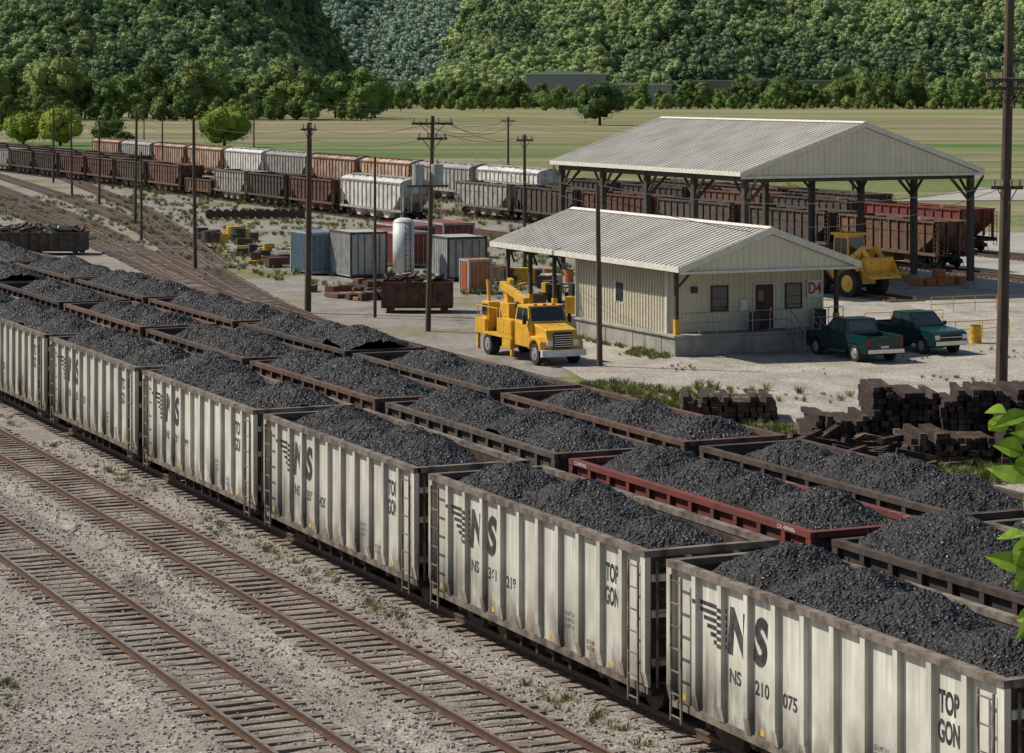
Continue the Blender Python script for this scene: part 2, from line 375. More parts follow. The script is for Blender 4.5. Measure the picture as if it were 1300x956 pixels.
def coupler(b, L, mi):
    for sg in (-1, 1):
        b.box(-.1, .1, sg*(L/2-.4), sg*(L/2+.38), .82, 1.0, mi)
        b.obox((0.03, sg*(L/2+.42), .91), (.26, .2, .3), None, mi)
        b.tube([(.45, sg*(L/2+.05), 1.0), (.45, sg*(L/2+.22), .6), (.35, sg*(L/2+.42), .55)], .025, 5, mi)
def ladder(b, x, y, z0, z1, axis, w, mi, n=6):
    for k in range(n):
        z = z0+(z1-z0)*k/(n-1)
        if axis == 'y': b.box(x-.015, x+.015, y-w/2, y+w/2, z-.012, z+.012, mi)
        else: b.box(x-w/2, x+w/2, y-.015, y+.015, z-.012, z+.012, mi)
    for sg in (-1, 1):
        if axis == 'y': b.box(x-.02, x+.02, y+sg*w/2-.02, y+sg*w/2+.02, z0-.1, z1+.1, mi)
        else: b.box(x+sg*w/2-.02, x+sg*w/2+.02, y-.02, y+.02, z0-.1, z1+.1, mi)
PD = .12
def gon_mesh(L, zt, np_=11, zb=1.02, W=3.1, pd=PD, bottoms=True):
    b = MB(); xs = W/2-pd
    for sg in (-1, 1):
        b.box(sg*(xs-.03), sg*xs, -L/2+.02, L/2-.02, zb, zt-.1, 0)
        b.box(sg*(xs-.05), sg*(xs-.033), -L/2+.1, L/2-.1, zb+.1, zt-.1, 5)
        for k in range(np_+1):
            y = -L/2+.1+(L-.2)*k/np_
            w = .15 if 0 < k < np_ else .2
            b.box(sg*(xs-.002), sg*(xs+pd-.01), y-w/2, y+w/2, zb+.3, zt-.12, 0)
            b.prism('y', [(sg*(xs-.002), zb+.02), (sg*(xs+pd*.4), zb+.02), (sg*(xs+pd-.012), zb+.301), (sg*(xs-.002), zb+.301)], y-w/2-.02, y+w/2+.02, 0)
        b.box(sg*(xs-.07), sg*(xs+pd), -L/2, L/2, zt-.13, zt, 1)
        b.box(sg*(xs-.1), sg*(xs+.03), -L/2+.03, L/2-.03, zb-.13, zb+.03, 1)
        for yy in (-L/2+.45, L/2-.45): ladder(b, sg*(xs+pd+.02), yy, zb-.25, zt-.35, 'y', .42, 1, 7)
        for k in range(0, np_):
            y = -L/2+.1+(L-.2)*(k+.5)/np_
            if k % 3 == 1: b.box(sg*(xs+.002), sg*(xs+.006), y-.02, y+.12, zb+.08, zb+.2, 6)
    for sg in (-1, 1):
        y = sg*(L/2-.12)
        b.box(-xs+.03, xs-.03, y-.03, y+.03, zb+.35, zt-.1, 5)
        b.box(-xs-.02, xs+.02, sg*(L/2-.18), sg*(L/2+.0), zt-.132, zt+.002, 1)
        for z in (zb+.5, (zb+zt)/2+.1, zt-.55): b.box(-xs+.05, xs-.05, sg*(L/2-.088), sg*(L/2+.02), z-.07, z+.07, 0)
        for x in (-.55, .55): b.box(x-.06, x+.06, sg*(L/2-.085), sg*(L/2-.0), zb, zt-.14, 0)
        b.box(-xs+.0, xs-.0, sg*(L/2-.25), sg*(L/2+.03), zb-.16, zb+.1, 2)
        ladder(b, -xs+.35, sg*(L/2+.05), zb+.1, zt-.3, 'x', .42, 1, 6)
        ladder(b, xs-.35, sg*(L/2+.05), zb+.1, zt-.3, 'x', .42, 1, 6)
        b.box(-xs+.1, xs-.1, sg*(L/2-1.7), sg*(L/2-.2), zb-.02, zb+.06, 2)
    b.box(-xs+.05, xs-.05, -L/2+.2, L/2-.2, zb+.1, zb+.16, 5)
    b.box(-.22, .22, -L/2+.1, L/2-.1, .84, zb+.08, 2)
    if bottoms:
        ym = L/2-3.1
        b.prism('x', [(-ym, zb), (-ym+.6, .62), (ym-.6, .62), (ym, zb)], -1.15, 1.15, 2)
        for k in range(5):
            y = -ym+.8+(2*ym-1.6)*k/4; b.box(-1.3, 1.3, y-.06, y+.06, .55, zb-.02, 2)
    b.cyl((.7, L/2+.1, zt-.9), (.7, L/2+.06, zt-.9), .26, n=14, mi=2)
    b.cyl((-.9, -1, .72), (-.9, 1, .72), .16, n=8, mi=2)
    for y in (-L/2+1.85, L/2-1.85): bogie(b, y, (3, 4))
    coupler(b, L, 2)
    return b
def recol(me, paint, rim, name):
    m2 = me.copy(); m2.name = name
    m2.materials[0] = M[paint]; m2.materials[1] = M[rim]; return m2
GM = ['paint', 'paintrim', 'black', 'bogie', 'wheel', 'inner', 'yellowink']
def coal_mesh(seed, L, zt, W=2.76):
    r = random.Random(seed); nx, ny = 56, 210; b = MB(); n = r.choice((3, 4, 4)); cs = []
    lift = r.uniform(-.06, .1)
    for i in range(n):
        y = -L/2+2.2+(L-4.3)*i/(n-1)+r.uniform(-.4, .4); cs.append((r.uniform(-.2, .2), y, zt+lift+r.uniform(.28, .6)))
    for j in range(ny+1):
        y = -L/2+.17+(L-.34)*j/ny
        for i in range(nx+1):
            x = -W/2+W*i/nx
            hs = []
            for cx, cy, cz in cs:
                d = math.sqrt(((x-cx)*1.0)**2+((y-cy)*(.8 if n > 3 else .6))**2+.2); hs.append(cz+.26-.60*d)
            hs.sort(); h = hs[-1]; h2 = hs[-2]
            h += .06*math.exp(-((h-h2)/.12)**2)
            h += .14*noise.noise(Vector((x*1.3, y*1.3, seed))) + .06*noise.noise(Vector((x*4, y*4, seed+5))) + .045*noise.noise(Vector((x*10, y*10, seed+9)))+.035*noise.noise(Vector((x*21, y*21, seed+2)))
            h = max(h, zt-1.25)
            b.v.append((x, y, h))
    for j in range(ny):
        for i in range(nx):
            a = j*(nx+1)+i; b.f.append((a, a+1, a+nx+2, a+nx+1)); b.m.append(0)
    return b.mesh('coal_load', ['coal'])
ZT = 3.75
topgon = gon_mesh(11.1, ZT).mesh('top_gondola', GM)
darkgon = recol(topgon, 'blackcar', 'blackrim', 'dark_gondola')
browngon = recol(topgon, 'browncar', 'brownrim', 'brown_gondola')
redgon = recol(topgon, 'redcar', 'redcar', 'red_gondola')
greygon = recol(topgon, 'greycar', 'paintrim', 'grey_gondola')
coals = [coal_mesh(i*13+3, 11.1, ZT) for i in range(7)]
def gon(me, t, s, ci=None, sy=1., name='coal_gondola_car', dz=0):
    o = place(me, name, T(t, s, dz), PHI)
    o.scale = (1, sy, 1)
    if ci is not None:
        c = place(coals[ci % 7], 'coal_load', (0, 0, 0), math.pi*(ci // 7 % 2), o)
    return o
# lettering painted across panels and posts alike: flat sheet on the panel plane, strips of it on the post faces
def marking_mesh(items, stripes, L=11.1, np_=11):
    xf = -(3.1/2-PD)-.004; bm = bmesh.new()
    for body, size, y, z, sx, bold, shear in items:
        c = tcurve(body, size, bold, shear, 0); o = bpy.data.objects.new('tmp', c); COL.objects.link(o)
        bpy.context.view_layer.update()
        me = bpy.data.meshes.new_from_object(o.evaluated_get(bpy.context.evaluated_depsgraph_get()))
        me.transform(tmat((xf, y, z), (0, -1, 0), sx)); bm.from_mesh(me)
        bpy.data.objects.remove(o); bpy.data.meshes.remove(me)
    for y0, y1, z0, z1 in stripes:
        vs = [bm.verts.new(p) for p in ((xf, y1, z0), (xf, y0, z0), (xf, y0, z1), (xf, y1, z1))]; bm.faces.new(vs)
    flat = bpy.data.meshes.new('flat'); bm.to_mesh(flat)
    out = bmesh.new(); out.from_mesh(flat)
    for k in range(1, np_):
        y = -L/2+.1+(L-.2)*k/np_
        q = bmesh.new(); q.from_mesh(flat)
        bmesh.ops.bisect_plane(q, geom=q.verts[:]+q.edges[:]+q.faces[:], plane_co=(0, y-.073, 0), plane_no=(0, -1, 0), clear_outer=True)
        bmesh.ops.bisect_plane(q, geom=q.verts[:]+q.edges[:]+q.faces[:], plane_co=(0, y+.073, 0), plane_no=(0, 1, 0), clear_outer=True)
        if len(q.faces):
            for v in q.verts: v.co.x -= PD-.008
            t_ = bpy.data.meshes.new('t'); q.to_mesh(t_); out.from_mesh(t_); bpy.data.meshes.remove(t_)
        q.free()
    me = bpy.data.meshes.new('markings'); out.to_mesh(me); out.free(); bm.free(); me.materials.append(M['ink'])
    return me
nums = ['360074', '210075', '361218', '359420', '362883', '358105', '364336']
yb = 11.1/2; pit = 10.9/11
def bay(i): return yb-.1-pit*i-.43      # centre of the part of bay i seen past its post
stripes = [(yb-2.2, yb-1.05-.13*q, 3.14-.135*q-.04, 3.14-.135*q+.04) for q in range(6)]
def marks(k):
    it = [('N', 1.15, yb-2.60, 2.76, .86, .06, .12), ('S', 1.15, yb-3.42, 2.76, .85, .06, .12), ('NS', .36, bay(2), 1.95, 1, .01, 0),
          (nums[k % 7][:3], .36, bay(3), 1.93, .95, .01, 0), (nums[k % 7][3:], .36, bay(4), 1.91, .95, .01, 0),
          ('TOP', .5, bay(9), 3.0, .58, .02, 0), ('GON', .5, bay(9), 2.52, .53, .02, 0)]
    for z in (1.8, 1.67, 1.54): it.append(('LD LMT 211', .13, bay(7), z, .7, 0, 0))
    for z in (1.7, 1.57): it.append(('BLT 7-80', .12, bay(8), z-.3, .8, 0, 0))
    return marking_mesh(it, stripes)
CA = 23.3+1.55
s = 43.5-5.55-12
for k in range(12):
    o = gon(topgon, CA, s, k)
    if k < 9: place(marks(k), 'markings', (0, 0, 0), 0, o)
    s += 12.0
CB = CENT[3]; s0 = 43.9-5.55-12.3
seq = [browngon, darkgon, redgon, darkgon, browngon, darkgon, browngon, darkgon, darkgon, browngon, darkgon, darkgon]
for k in range(12):
    o = gon(seq[k], CB, s0+12.25*k, k+3, 1.03)
    xf = -3.1/2-.004
    if k == 2:
        text('CONRAIL', .12, 'whiteink', o, (xf, 4.9, 3.685), sx=1.3)
        text('CR 489686', .12, 'whiteink', o, (xf, -4.6, 3.685), sx=1.3)
        text('CR 489686', .24, 'whiteink', o, (0, -5.57, 3.4), xdir=(1, 0, 0))
    if k in (1, 3): text('CR 487102', .22, 'whiteink', o, (0, -5.57, 3.4), xdir=(1, 0, 0))
CC = CENT[4]; s0 = 44.2-5.55-12.3
seq = [darkgon, greygon, darkgon, browngon, darkgon, darkgon, browngon, darkgon, darkgon, darkgon, browngon, darkgon]
for k in range(12): gon(seq[k], CC, s0+12.35*k, k+6, 1.04)

def hopper_mesh(L, zt, covered, np_=14):
    b = MB(); W = 1.5; zb = 1.75
    prof = [(-L/2+.5, zt), (-L/2+.5, zt-1.0), (-L/2+2.6, zb-.35), (L/2-2.6, zb-.35), (L/2-.5, zt-1.0), (L/2-.5, zt)]
    for sg in (-1, 1): b.prism('x', prof, sg*(W-.05), sg*W, 0)
    for k in range(np_+1):
        y = -L/2+.55+(L-1.1)*k/np_; e = min(y+L/2-.5, L/2-.5-y)
        z0 = max(zb-.35, zt-1.0-e*.95)
        for sg in (-1, 1): b.box(sg*W, sg*(W+.11), y-.05, y+.05, z0, zt, 0)
    for sg in (-1, 1):
        b.box(sg*(W-.02), sg*(W+.12), -L/2+.4, L/2-.4, zt-.1, zt+.04, 1)
        b.box(sg*(W-.0), sg*(W+.1), -L/2+.2, L/2-.2, 1.2, 1.42, 1)
        b.face([(-W, sg*(L/2-.5), zt), (W, sg*(L/2-.5), zt), (W, sg*(L/2-.5), zt-1), (-W, sg*(L/2-.5), zt-1)], 0)
        b.face([(-W, sg*(L/2-.5), zt-1), (W, sg*(L/2-.5), zt-1), (W, sg*(L/2-2.6), zb-.4), (-W, sg*(L/2-2.6), zb-.4)], 0)
        for x in (-1.3, -.5, .5, 1.3): b.box(x-.05, x+.05, sg*(L/2-.45), sg*(L/2-.3), 1.2, zt-.1, 0)
        ladder(b, 1.1, sg*(L/2-.2), 1.3, zt-.1, 'x', .42, 1, 8); ladder(b, -1.1, sg*(L/2-.2), 1.3, zt-.1, 'x', .42, 1, 8)
        b.box(-1.5, 1.5, sg*(L/2-1.8), sg*(L/2), 1.15, 1.25, 2)
        for x in (-1.52, 1.52): ladder(b, x, sg*(L/2-.3), .9, zt-.2, 'y', .4, 1, 9)
    for k in range(3):
        y = (k-1)*(L-5.6)/3; h = (L-6)/6.4
        for sg in (-1, 1):
            b.prism('x', [(y-h, zb-.3), (y-.35, .55), (y+.35, .55), (y+h, zb-.3)], sg*.15, sg*1.3, 0)
    b.box(-.22, .22, -L/2+.1, L/2-.1, .85, 1.25, 2)
    if covered:
        n = 8; pts = [(-W-.05, zt)]+[(-(W+.05)*math.cos(math.pi*i/n), zt+.42*math.sin(math.pi*i/n)) for i in range(1, n)]+[(W+.05, zt)]
        b.prism('y', pts, -L/2+.45, L/2-.45, 0)
        b.box(-.35, .35, -L/2+.3, L/2-.3, zt+.44, zt+.5, 1)
        for k in range(8):
            y = -L/2+1.8+(L-3.6)*k/7; b.obox((.7, y, zt+.36), (.6, .8, .16), None, 1); b.obox((-.7, y, zt+.36), (.6, .8, .16), None, 1)
        for k in range(9): b.box(-.4, .4, -L/2+.6+(L-1.2)*k/8-.04, -L/2+.6+(L-1.2)*k/8+.04, zt+.3, zt+.47, 1)
    else:
        b.box(-W, W, -L/2+.6, L/2-.6, zt-.9, zt-.85, 5)
        for k in range(4): b.box(-W, W, -L/2+2+(L-4)*k/3-.07, -L/2+2+(L-4)*k/3+.07, zt-.25, zt-.1, 1)
        for sg in (-1, 1): b.box(-W, W, sg*(L/2-.55), sg*(L/2-.4), zt-.12, zt+.02, 1)
    for y in (-L/2+1.9, L/2-1.9): bogie(b, y, (3, 4))
    coupler(b, L, 2)
    return b.mesh('hopper', GM[:6])
CH = hopper_mesh(16.5, 3.95, True); OH = hopper_mesh(13.2, 3.6, False, 11)
def var(me, p, r): return recol(me, p, r, me.name+'_'+p)
CHw, CHr, CHg = var(CH, 'whitecar', 'greycar'), var(CH, 'rustcar', 'browncar'), var(CH, 'greycar', 'greycar')
OHb, OHd, OHg, OHr = var(OH, 'browncar', 'brownrim'), var(OH, 'blackcar', 'blackrim'), var(OH, 'greycar', 'paintrim'), var(OH, 'redcar', 'redcar')
lowgon = gon_mesh(9.8, 2.3, 9, 1.0).mesh('low_gondola', ['browncar', 'blackrim', 'black', 'bogie', 'wheel', 'inner', 'yellowink'])
dz = -.08
def car(me, t, s, nm, sy=1.):
    o = place(me, nm, T(t, s, dz), PHI); o.scale = (1, sy, 1); return o
car(CHw, 90.5, 226.3, 'covered_hopper_car'); car(OHb, 90.5, 243, 'open_hopper_car'); car(OHd, 90.5, 256.8, 'open_hopper_car', .93)
car(OHg, 90.5, 269.2, 'open_hopper_car', .84); car(lowgon, 90.5, 281, 'gondola_car'); car(OHb, 90.5, 294.5, 'open_hopper_car')
s = 309; i = 0
while s < 450:
    car([OHd, OHb, OHb, OHd, OHd, OHg][i % 6], 90.5, s, 'open_hopper_car'); s += 14.2; i += 1
for i in range(8): car([OHd, OHb, OHb][i % 3], 97, 338+14.2*i, 'open_hopper_car')
for i, mm in enumerate([OHb, OHd, OHd, OHb, OHd, OHg]): car(mm, 101.5, 153.3+14.3*i, 'open_hopper_car')
car(OHr, 113.5, 168, 'open_hopper_car', 1.1)
for i in range(4): car([OHd, OHb, OHd, OHd][i], 113.5, 183.5+14.2*i, 'open_hopper_car')
for i, mm in enumerate([CHw, CHg, CHr, CHr, CHg, CHw, CHr, CHr, CHg, CHr]): car(mm, 113.5, 245+17.6*i, 'covered_hopper_car')
for i in range(3): car([OHd, OHb][i % 2], 121, 193+14.3*i, 'open_hopper_car')

# ------------------------------------------------------------------ buildings
def groof(b, x0, x1, y0, y1, ze, zr, th, rib, mr_, mrib, mtrim, mceil):
    xm = (x0+x1)/2
    b.prism('y', [(x0, ze), (xm, zr), (xm, zr-th), (x0, ze-th)], y0, y1, mr_)
    b.prism('y', [(xm, zr), (x1, ze), (x1, ze-th), (xm, zr-th)], y0, y1, mr_)
    y = y0+rib/2
    while y < y1:
        for a, c in ((x0, xm), (x1, xm)):
            b.prism('y', [(a, ze), (c, zr), (c, zr+.05), (a, ze+.05)], y-.03, y+.03, mrib)
        y += rib
    b.prism('y', [(xm-.25, zr-.02+.0), (xm, zr+.09), (xm+.25, zr-.02)], y0-.01, y1+.01, mtrim)
    for yy, sg in ((y0, -1), (y1, 1)):
        for a in (x0, x1): b.prism('y', [(a, ze+.04), (xm, zr+.06), (xm, zr-.28), (a, ze-.3)], yy, yy+sg*.06, mtrim)
    for a, sg in ((x0, -1), (x1, 1)): b.box(a, a+sg*.09, y0, y1, ze-.24, ze+.02, mtrim)
def sidewall(b, axis, a, p0, p1, z0, z1f, step, mi, mrib, sg, th=.12):
    if axis == 'x': b.box(a, a-sg*th, p0, p1, z0, z1f(p0), mi)
    p = p0+step/2
    while p < p1:
        if axis == 'x': b.box(a-sg*.001, a+sg*.035, p-.03, p+.03, z0, z1f(p)-.02, mrib)
        else: b.box(p-.03, p+.03, a-sg*.001, a+sg*.035, z0, z1f(p)-.02, mrib)
        p += step
off = empty('yard_office_building', T(57, 105), PHI)
b = MB(); b.box(.6, 10.2, 1.6, 24.0, 0, .9, 0); b.box(.5, 10.3, 1.5, 24.1, .9, 1.0, 0)
for y in range(3, 24, 3): b.box(.57, .6, y, y+.06, .02, .88, 0)
b.build('platform', ['conc'], (0, 0, 0), 0, off, .02)
b = MB(); zt_ = 4.25
b.box(.9, 9.7, 3.0, 3.15, 1.0, zt_, 0); sidewall(b, 'y', 3.0, .9, 9.7, 1.0, lambda p: zt_, .3, 0, 0, -1)
b.box(.9, 1.05, 3.0, 13, 1.0, zt_+.1, 0); sidewall(b, 'x', .9, 3.0, 13, 1.0, lambda p: zt_+.1, .3, 0, 0, -1)
b.box(9.55, 9.7, 3.0, 13, 1.0, zt_+.1, 0); b.box(.9, 9.7, 12.85, 13, 1.0, zt_, 0)
b.box(.86, .98, 2.96, 3.08, 1.0, zt_, 1); b.box(9.62, 9.74, 2.96, 3.08, 1.0, zt_, 1); b.box(.86, .98, 12.9, 13.05, 1.0, zt_, 1)
b.box(.87, 9.73, 2.95, 2.99, 1.0, 1.12, 1)
b.build('walls', ['siding', 'trim'], (0, 0, 0), 0, off)
b = MB(); groof(b, 0, 10, 0, 21.8, 4.4, 6.15, .08, .45, 0, 0, 1, 2)
b.prism('y', [(.1, 4.12), (5, 5.86), (9.9, 4.12)], .12, .18, 3)
x = .4
while x < 9.8:
    zt2 = 4.12+(1.74)*(1-abs(x-5)/5); b.box(x-.03, x+.03, .09, .12, 4.12, zt2, 3); x += .35
b.prism('y', [(.1, 4.12), (5, 5.86), (9.9, 4.12)], 21.6, 21.66, 3)
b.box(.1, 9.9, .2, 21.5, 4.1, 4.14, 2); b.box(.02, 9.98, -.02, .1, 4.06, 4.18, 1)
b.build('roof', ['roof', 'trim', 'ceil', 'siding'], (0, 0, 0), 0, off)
b = MB()
for x in (.85, 9.85):
    for y in (1.95, 15.5, 18.5, 21.4): b.box(x-.09, x+.09, y-.09, y+.09, 1.0, 4.12, 0); b.box(x-.12, x+.12, y-.12, y+.12, 1.0, 1.75, 1)
    for y in (15.5, 18.5, 21.4): b.obox((x, y-.45, 3.75), (.08, 1.1, .1), Matrix.Rotation(.8, 3, 'X'), 0)
for y in (16, 19, 21.3): b.box(.8, 9.9, y-.08, y+.08, 3.85, 4.08, 0)
b.obox((1.4, 1.95, 3.75), (1.2, .08, .1), Matrix.Rotation(-.8, 3, 'Y'), 0); b.obox((9.3, 1.95, 3.75), (1.2, .08, .1), Matrix.Rotation(.8, 3, 'Y'), 0)
b.build('posts', ['steel', 'safety'], (0, 0, 0), 0, off)
b = MB(); b.box(5.78, 6.82, 2.93, 2.98, 1.0, 3.2, 0); b.box(5.7, 5.78, 2.9, 2.98, 1, 3.28, 1); b.box(6.82, 6.9, 2.9, 2.98, 1, 3.28, 1); b.box(5.78, 6.82, 2.9, 2.98, 3.2, 3.28, 1)
b.box(5.95, 6.25, 2.915, 2.93, 2.2, 2.9, 2); b.box(6.65, 6.7, 2.88, 2.93, 1.95, 2.05, 1)
b.build('door', ['door', 'trim', 'glass'], (0, 0, 0), 0, off)
for xc in (3.8, 8.0):
    b = MB(); b.box(xc-.42, xc+.42, 2.94, 2.97, 2.0, 3.15, 0)
    for a, c, d, e in ((xc-.48, xc-.42, 1.94, 3.21), (xc+.42, xc+.48, 1.94, 3.21)): b.box(a, c, 2.9, 2.975, d, e, 1)
    b.box(xc-.42, xc+.42, 2.9, 2.975, 1.94, 2.0, 1); b.box(xc-.42, xc+.42, 2.9, 2.975, 3.15, 3.21, 1); b.box(xc-.42, xc+.42, 2.92, 2.94, 2.56, 2.59, 1)
    b.build('window', ['glass', 'steel'], (0, 0, 0), 0, off)
b = MB(); b.box(.855, .87, 7.5, 8.4, 2.2, 3.1, 0); b.box(.85, .88, 7.42, 7.5, 2.1, 3.2, 1); b.box(.85, .88, 8.4, 8.48, 2.1, 3.2, 1)
b.build('side_window', ['glass', 'trim'], (0, 0, 0), 0, off)
b = MB(); b.box(8.75, 9.62, 2.88, 2.91, 2.45, 3.35, 0); sg_ = b.build('sign_board', ['white'], (0, 0, 0), 0, off)
text('D4', .78, 'red', off, (9.18, 2.87, 2.9), xdir=(1, 0, 0), sx=.8, bold=.02)
b = MB()
def prail(b, p0, p1, n, mi=0, h=1.05):
    p0 = Vector(p0); p1 = Vector(p1)
    for k in range(n+1):
        p = p0.lerp(p1, k/n); b.cyl(p, p+Vector((0, 0, h)), .025, n=6, mi=mi)
    for z in (h, h*.55): b.cyl(p0+Vector((0, 0, z)), p1+Vector((0, 0, z)), .025, n=6, mi=mi)
prail(b, (1.0, 1.7, 1.0), (6.9, 1.7, 1.0), 6); prail(b, (8.4, 1.7, 1.0), (10.1, 1.7, 1.0), 2)
prail(b, (7.0, 1.6, 1.0), (7.0, .2, .05), 2); prail(b, (8.3, 1.6, 1.0), (8.3, .2, .05), 2)
b.build('railing', ['hub'], (0, 0, 0), 0, off)
b = MB()
for k in range(5): b.box(7.0, 8.3, 1.6-.28*(k+1), 1.6-.28*k-.002, 0, .83-.17*k, 0)
b.build('stairs', ['conc'], (0, 0, 0), 0, off)
b = MB(); b.box(4.9, 5.25, 2.75, 2.98, 1.9, 2.5, 0); b.box(2.2, 2.5, 2.8, 2.98, 2.9, 3.2, 1); b.box(9.0, 9.5, 2.3, 2.8, 1.0, 1.9, 1); b.cyl((5.4, 2.3, 1.0), (5.4, 2.3, 1.9), .28, n=14, mi=1)
b.build('wall_fixtures', ['white', 'steel'], (0, 0, 0), 0, off)
b = MB()
for k in range(26):
    x = R.uniform(1.6, 9); y = R.uniform(13.6, 22.5); h = R.uniform(.4, 1.3)
    b.obox((x, y, 1+h/2), (R.uniform(.3, 1.2), R.uniform(.3, 1.2), h), Matrix.Rotation(R.uniform(0, 3), 3, 'Z'), R.choice((0, 1, 2, 3)))
b.build('dock_supplies', ['rust', 'greybox', 'safety', 'steel'], (0, 0, 0), 0, off, .02)

sh = empty('open_train_shed', T(77, 134), PHI)
b = MB(); groof(b, 0, 17.8, 0, 27, 7.7, 10.7, .1, .5, 0, 0, 1, 2)
for yy in (.1, 26.8):
    b.prism('y', [(.1, 7.4), (8.9, 10.4), (17.7, 7.4)], yy, yy+.08, 3)
    x = .4
    while x < 17.5:
        b.box(x-.035, x+.035, yy-.035, yy, 7.4, 7.4+3.0*(1-abs(x-8.9)/8.9)-.05, 3); x += .4
b.box(.02, 17.78, -.03, .09, 7.3, 7.45, 1)
b.build('roof', ['roof', 'trim', 'ceil', 'siding'], (0, 0, 0), 0, sh)
b = MB()
for x in (.6, 17.2):
    for k in range(5):
        y = .6+k*6.45
        b.box(x-.17, x+.17, y-.2, y+.2, 0, 7.3, 0); b.box(x-.3, x+.3, y-.3, y+.3, 0, .5, 1)
        for sg in (-1, 1): b.obox((x, y+sg*.75, 6.6), (.12, 1.9, .14), Matrix.Rotation(sg*.8, 3, 'X'), 0)
        ix = 1 if x < 9 else -1
        b.obox((x+ix*.9, y, 6.5), (2.2, .14, .16), Matrix.Rotation(-ix*.8, 3, 'Y'), 0)
    b.box(x-.12, x+.12, .3, 26.7, 7.1, 7.38, 0)
for k in range(5):
    y = .6+k*6.45; b.box(.7, 17.1, y-.1, y+.1, 7.05, 7.3, 0)
    b.prism('y', [(.6, 7.3), (8.9, 10.25), (8.9, 10.45), (.6, 7.5)], y-.06, y+.06, 0); b.prism('y', [(17.2, 7.3), (8.9, 10.25), (8.9, 10.45), (17.2, 7.5)], y-.06, y+.06, 0)
    for q in range(1, 8):
        x = .6+q*2.07; h = 2.9*(1-abs(x-8.9)/8.3); b.box(x-.05, x+.05, y-.05, y+.05, 7.3, 7.3+max(h, .1), 0)
b.build('frame', ['steel', 'conc'], (0, 0, 0), 0, sh)
b = MB(); b.box(0, 17.8, -1, 27, .005, .04, 0); b.build('slab', ['slab'], (0, 0, 0), 0, sh)

wh = empty('distant_warehouse', (9, 1640, 0))
b = MB(); b.box(0, 52, 0, 30, 0, 21, 0); b.box(52, 95, 5, 25, 0, 14, 0)
for k in range(26): b.box(k*2+.3, k*2+.6, -.25, 0, 0, 21, 0)
b.build('walls', ['greybox'], (0, 0, 0), 0, wh)
b = MB(); b.prism('y', [(-1, 21), (20, 23.2), (53, 21), (53, 20.4), (-1, 20.4)], -1.2, 31, 0); b.prism('y', [(51, 14), (73, 15.2), (96, 14), (96, 13.5), (51, 13.5)], 4, 26, 0)
b.build('roof', ['trim'], (0, 0, 0), 0, wh)
b = MB()
for x in (5, 20, 38): b.box(x, x+6, -.5, -.26, 0, 7, 0)
b.build('doors', ['steel'], (0, 0, 0), 0, wh)
b = MB(); b.box(116, 243, 1690, 1702, 6, 16.2, 0); b.box(116, 243, 1689.5, 1690, 16.2, 17, 1)
b.build('highway_embankment', ['earth', 'greybox'])

# ------------------------------------------------------------------ poles and wires
tops = {}
def pole(key, t, s, h, r=.15, arms=(), lean=(0, 0), trans=0):
    b = MB(); top = Vector((lean[0], lean[1], h)); b.cyl((0, 0, 0), top, r, r*.68, 12, 0)
    for z, w in arms:
        p = top*(z/h)
        b.obox((p.x, p.y-r-.03, z), (w, .1, .13), None, 0)
        for sg in (-1, 1): b.cyl((p.x, p.y-r-.04, z-.7), (p.x+sg*w*.3, p.y-r-.04, z-.05), .02, n=4, mi=2)
        for k in range(4):
            x = -w/2+.12+(w-.24)*k/3; b.cyl((p.x+x, p.y-r-.03, z+.06), (p.x+x, p.y-r-.03, z+.3), .045, .06, 8, 1)
    for k in range(trans):
        x = .5-k*1.0 if trans > 1 else .4
        b.cyl((x, -.35, h*.68), (x, -.35, h*.68+1.1), .32, n=16, mi=3); b.cyl((x, -.35, h*.68+1.1), (x, -.35, h*.68+1.35), .05, n=8, mi=1)
    if trans: b.box(-1.1, 1.1, -.6, -.1, h*.68-.1, h*.68, 0)
    o = b.build('utility_pole', ['pole', 'ceramic', 'steel', 'greybox'], T(t, s), 0)
    tops[key] = T(t, s)+top
pole('1', 49.7, 136.2, 10.9, .2, [(10.5, .9)], (.1, 0)); pole('2', 53.5, 169.5, 10.7, .15, (), (-.12, 0)); pole('3', 66.6, 229.6, 10.7, .16, (), (.15, 0))
pole('4', 73.1, 265.7, 9.6, .15); pole('5', 77.5, 293.8, 10.6, .15, (), (-.15, 0)); pole('6', 85.3, 333, 10.2, .15)
pole('7', 52.1, 131.8, 9.0, .1); pole('8', 51.8, 123.4, 11.4, .15, [(11, 2.2), (10.2, 1.6)], (.25, 0), 2); pole('9', 52.5, 104.5, 8.4, .14, (), (-.1, 0))
pole('10', 74.4, 159.8, 9.6, .14, [(9.2, 1.2)]); pole('11', 56.0, 78.1, 18.5, .24, [(13.2, 1.9), (12.9, 1.6), (9.2, 1.2)], (.42, 0))
pole('12', 156.9, 460, 11.5, .16, [(11, 2)]); pole('13', 137.8, 469, 7.6, .14); pole('14', 119, 260, 9.5, .15, [(9, 1.6)]); pole('15', 127, 235, 8.5, .14, [(8, 1.6)])
pole('16', 130, 205, 8, .14); pole('17', 95, 315, 9, .13); pole('18', 60, 205, 7.5, .12)
b = MB()
def wire(a, c, dz=0., off=(0, 0), sag=.5, r=.014):
    A = tops[a]+Vector((off[0], off[1], dz)); C = tops[c]+Vector((off[0], off[1], dz)); pts = []
    for i in range(13):
        u = i/12; p = A.lerp(C, u); p.z -= sag*4*u*(1-u); pts.append(p)
    b.tube(pts, r, 4)
for a, c in (('1', '2'), ('2', '3'), ('3', '4'), ('4', '5'), ('5', '6'), ('8', '1'), ('8', '9'), ('8', '14'), ('14', '12'), ('15', '14')): wire(a, c, -.3); wire(a, c, -1.0, (.3, 0))
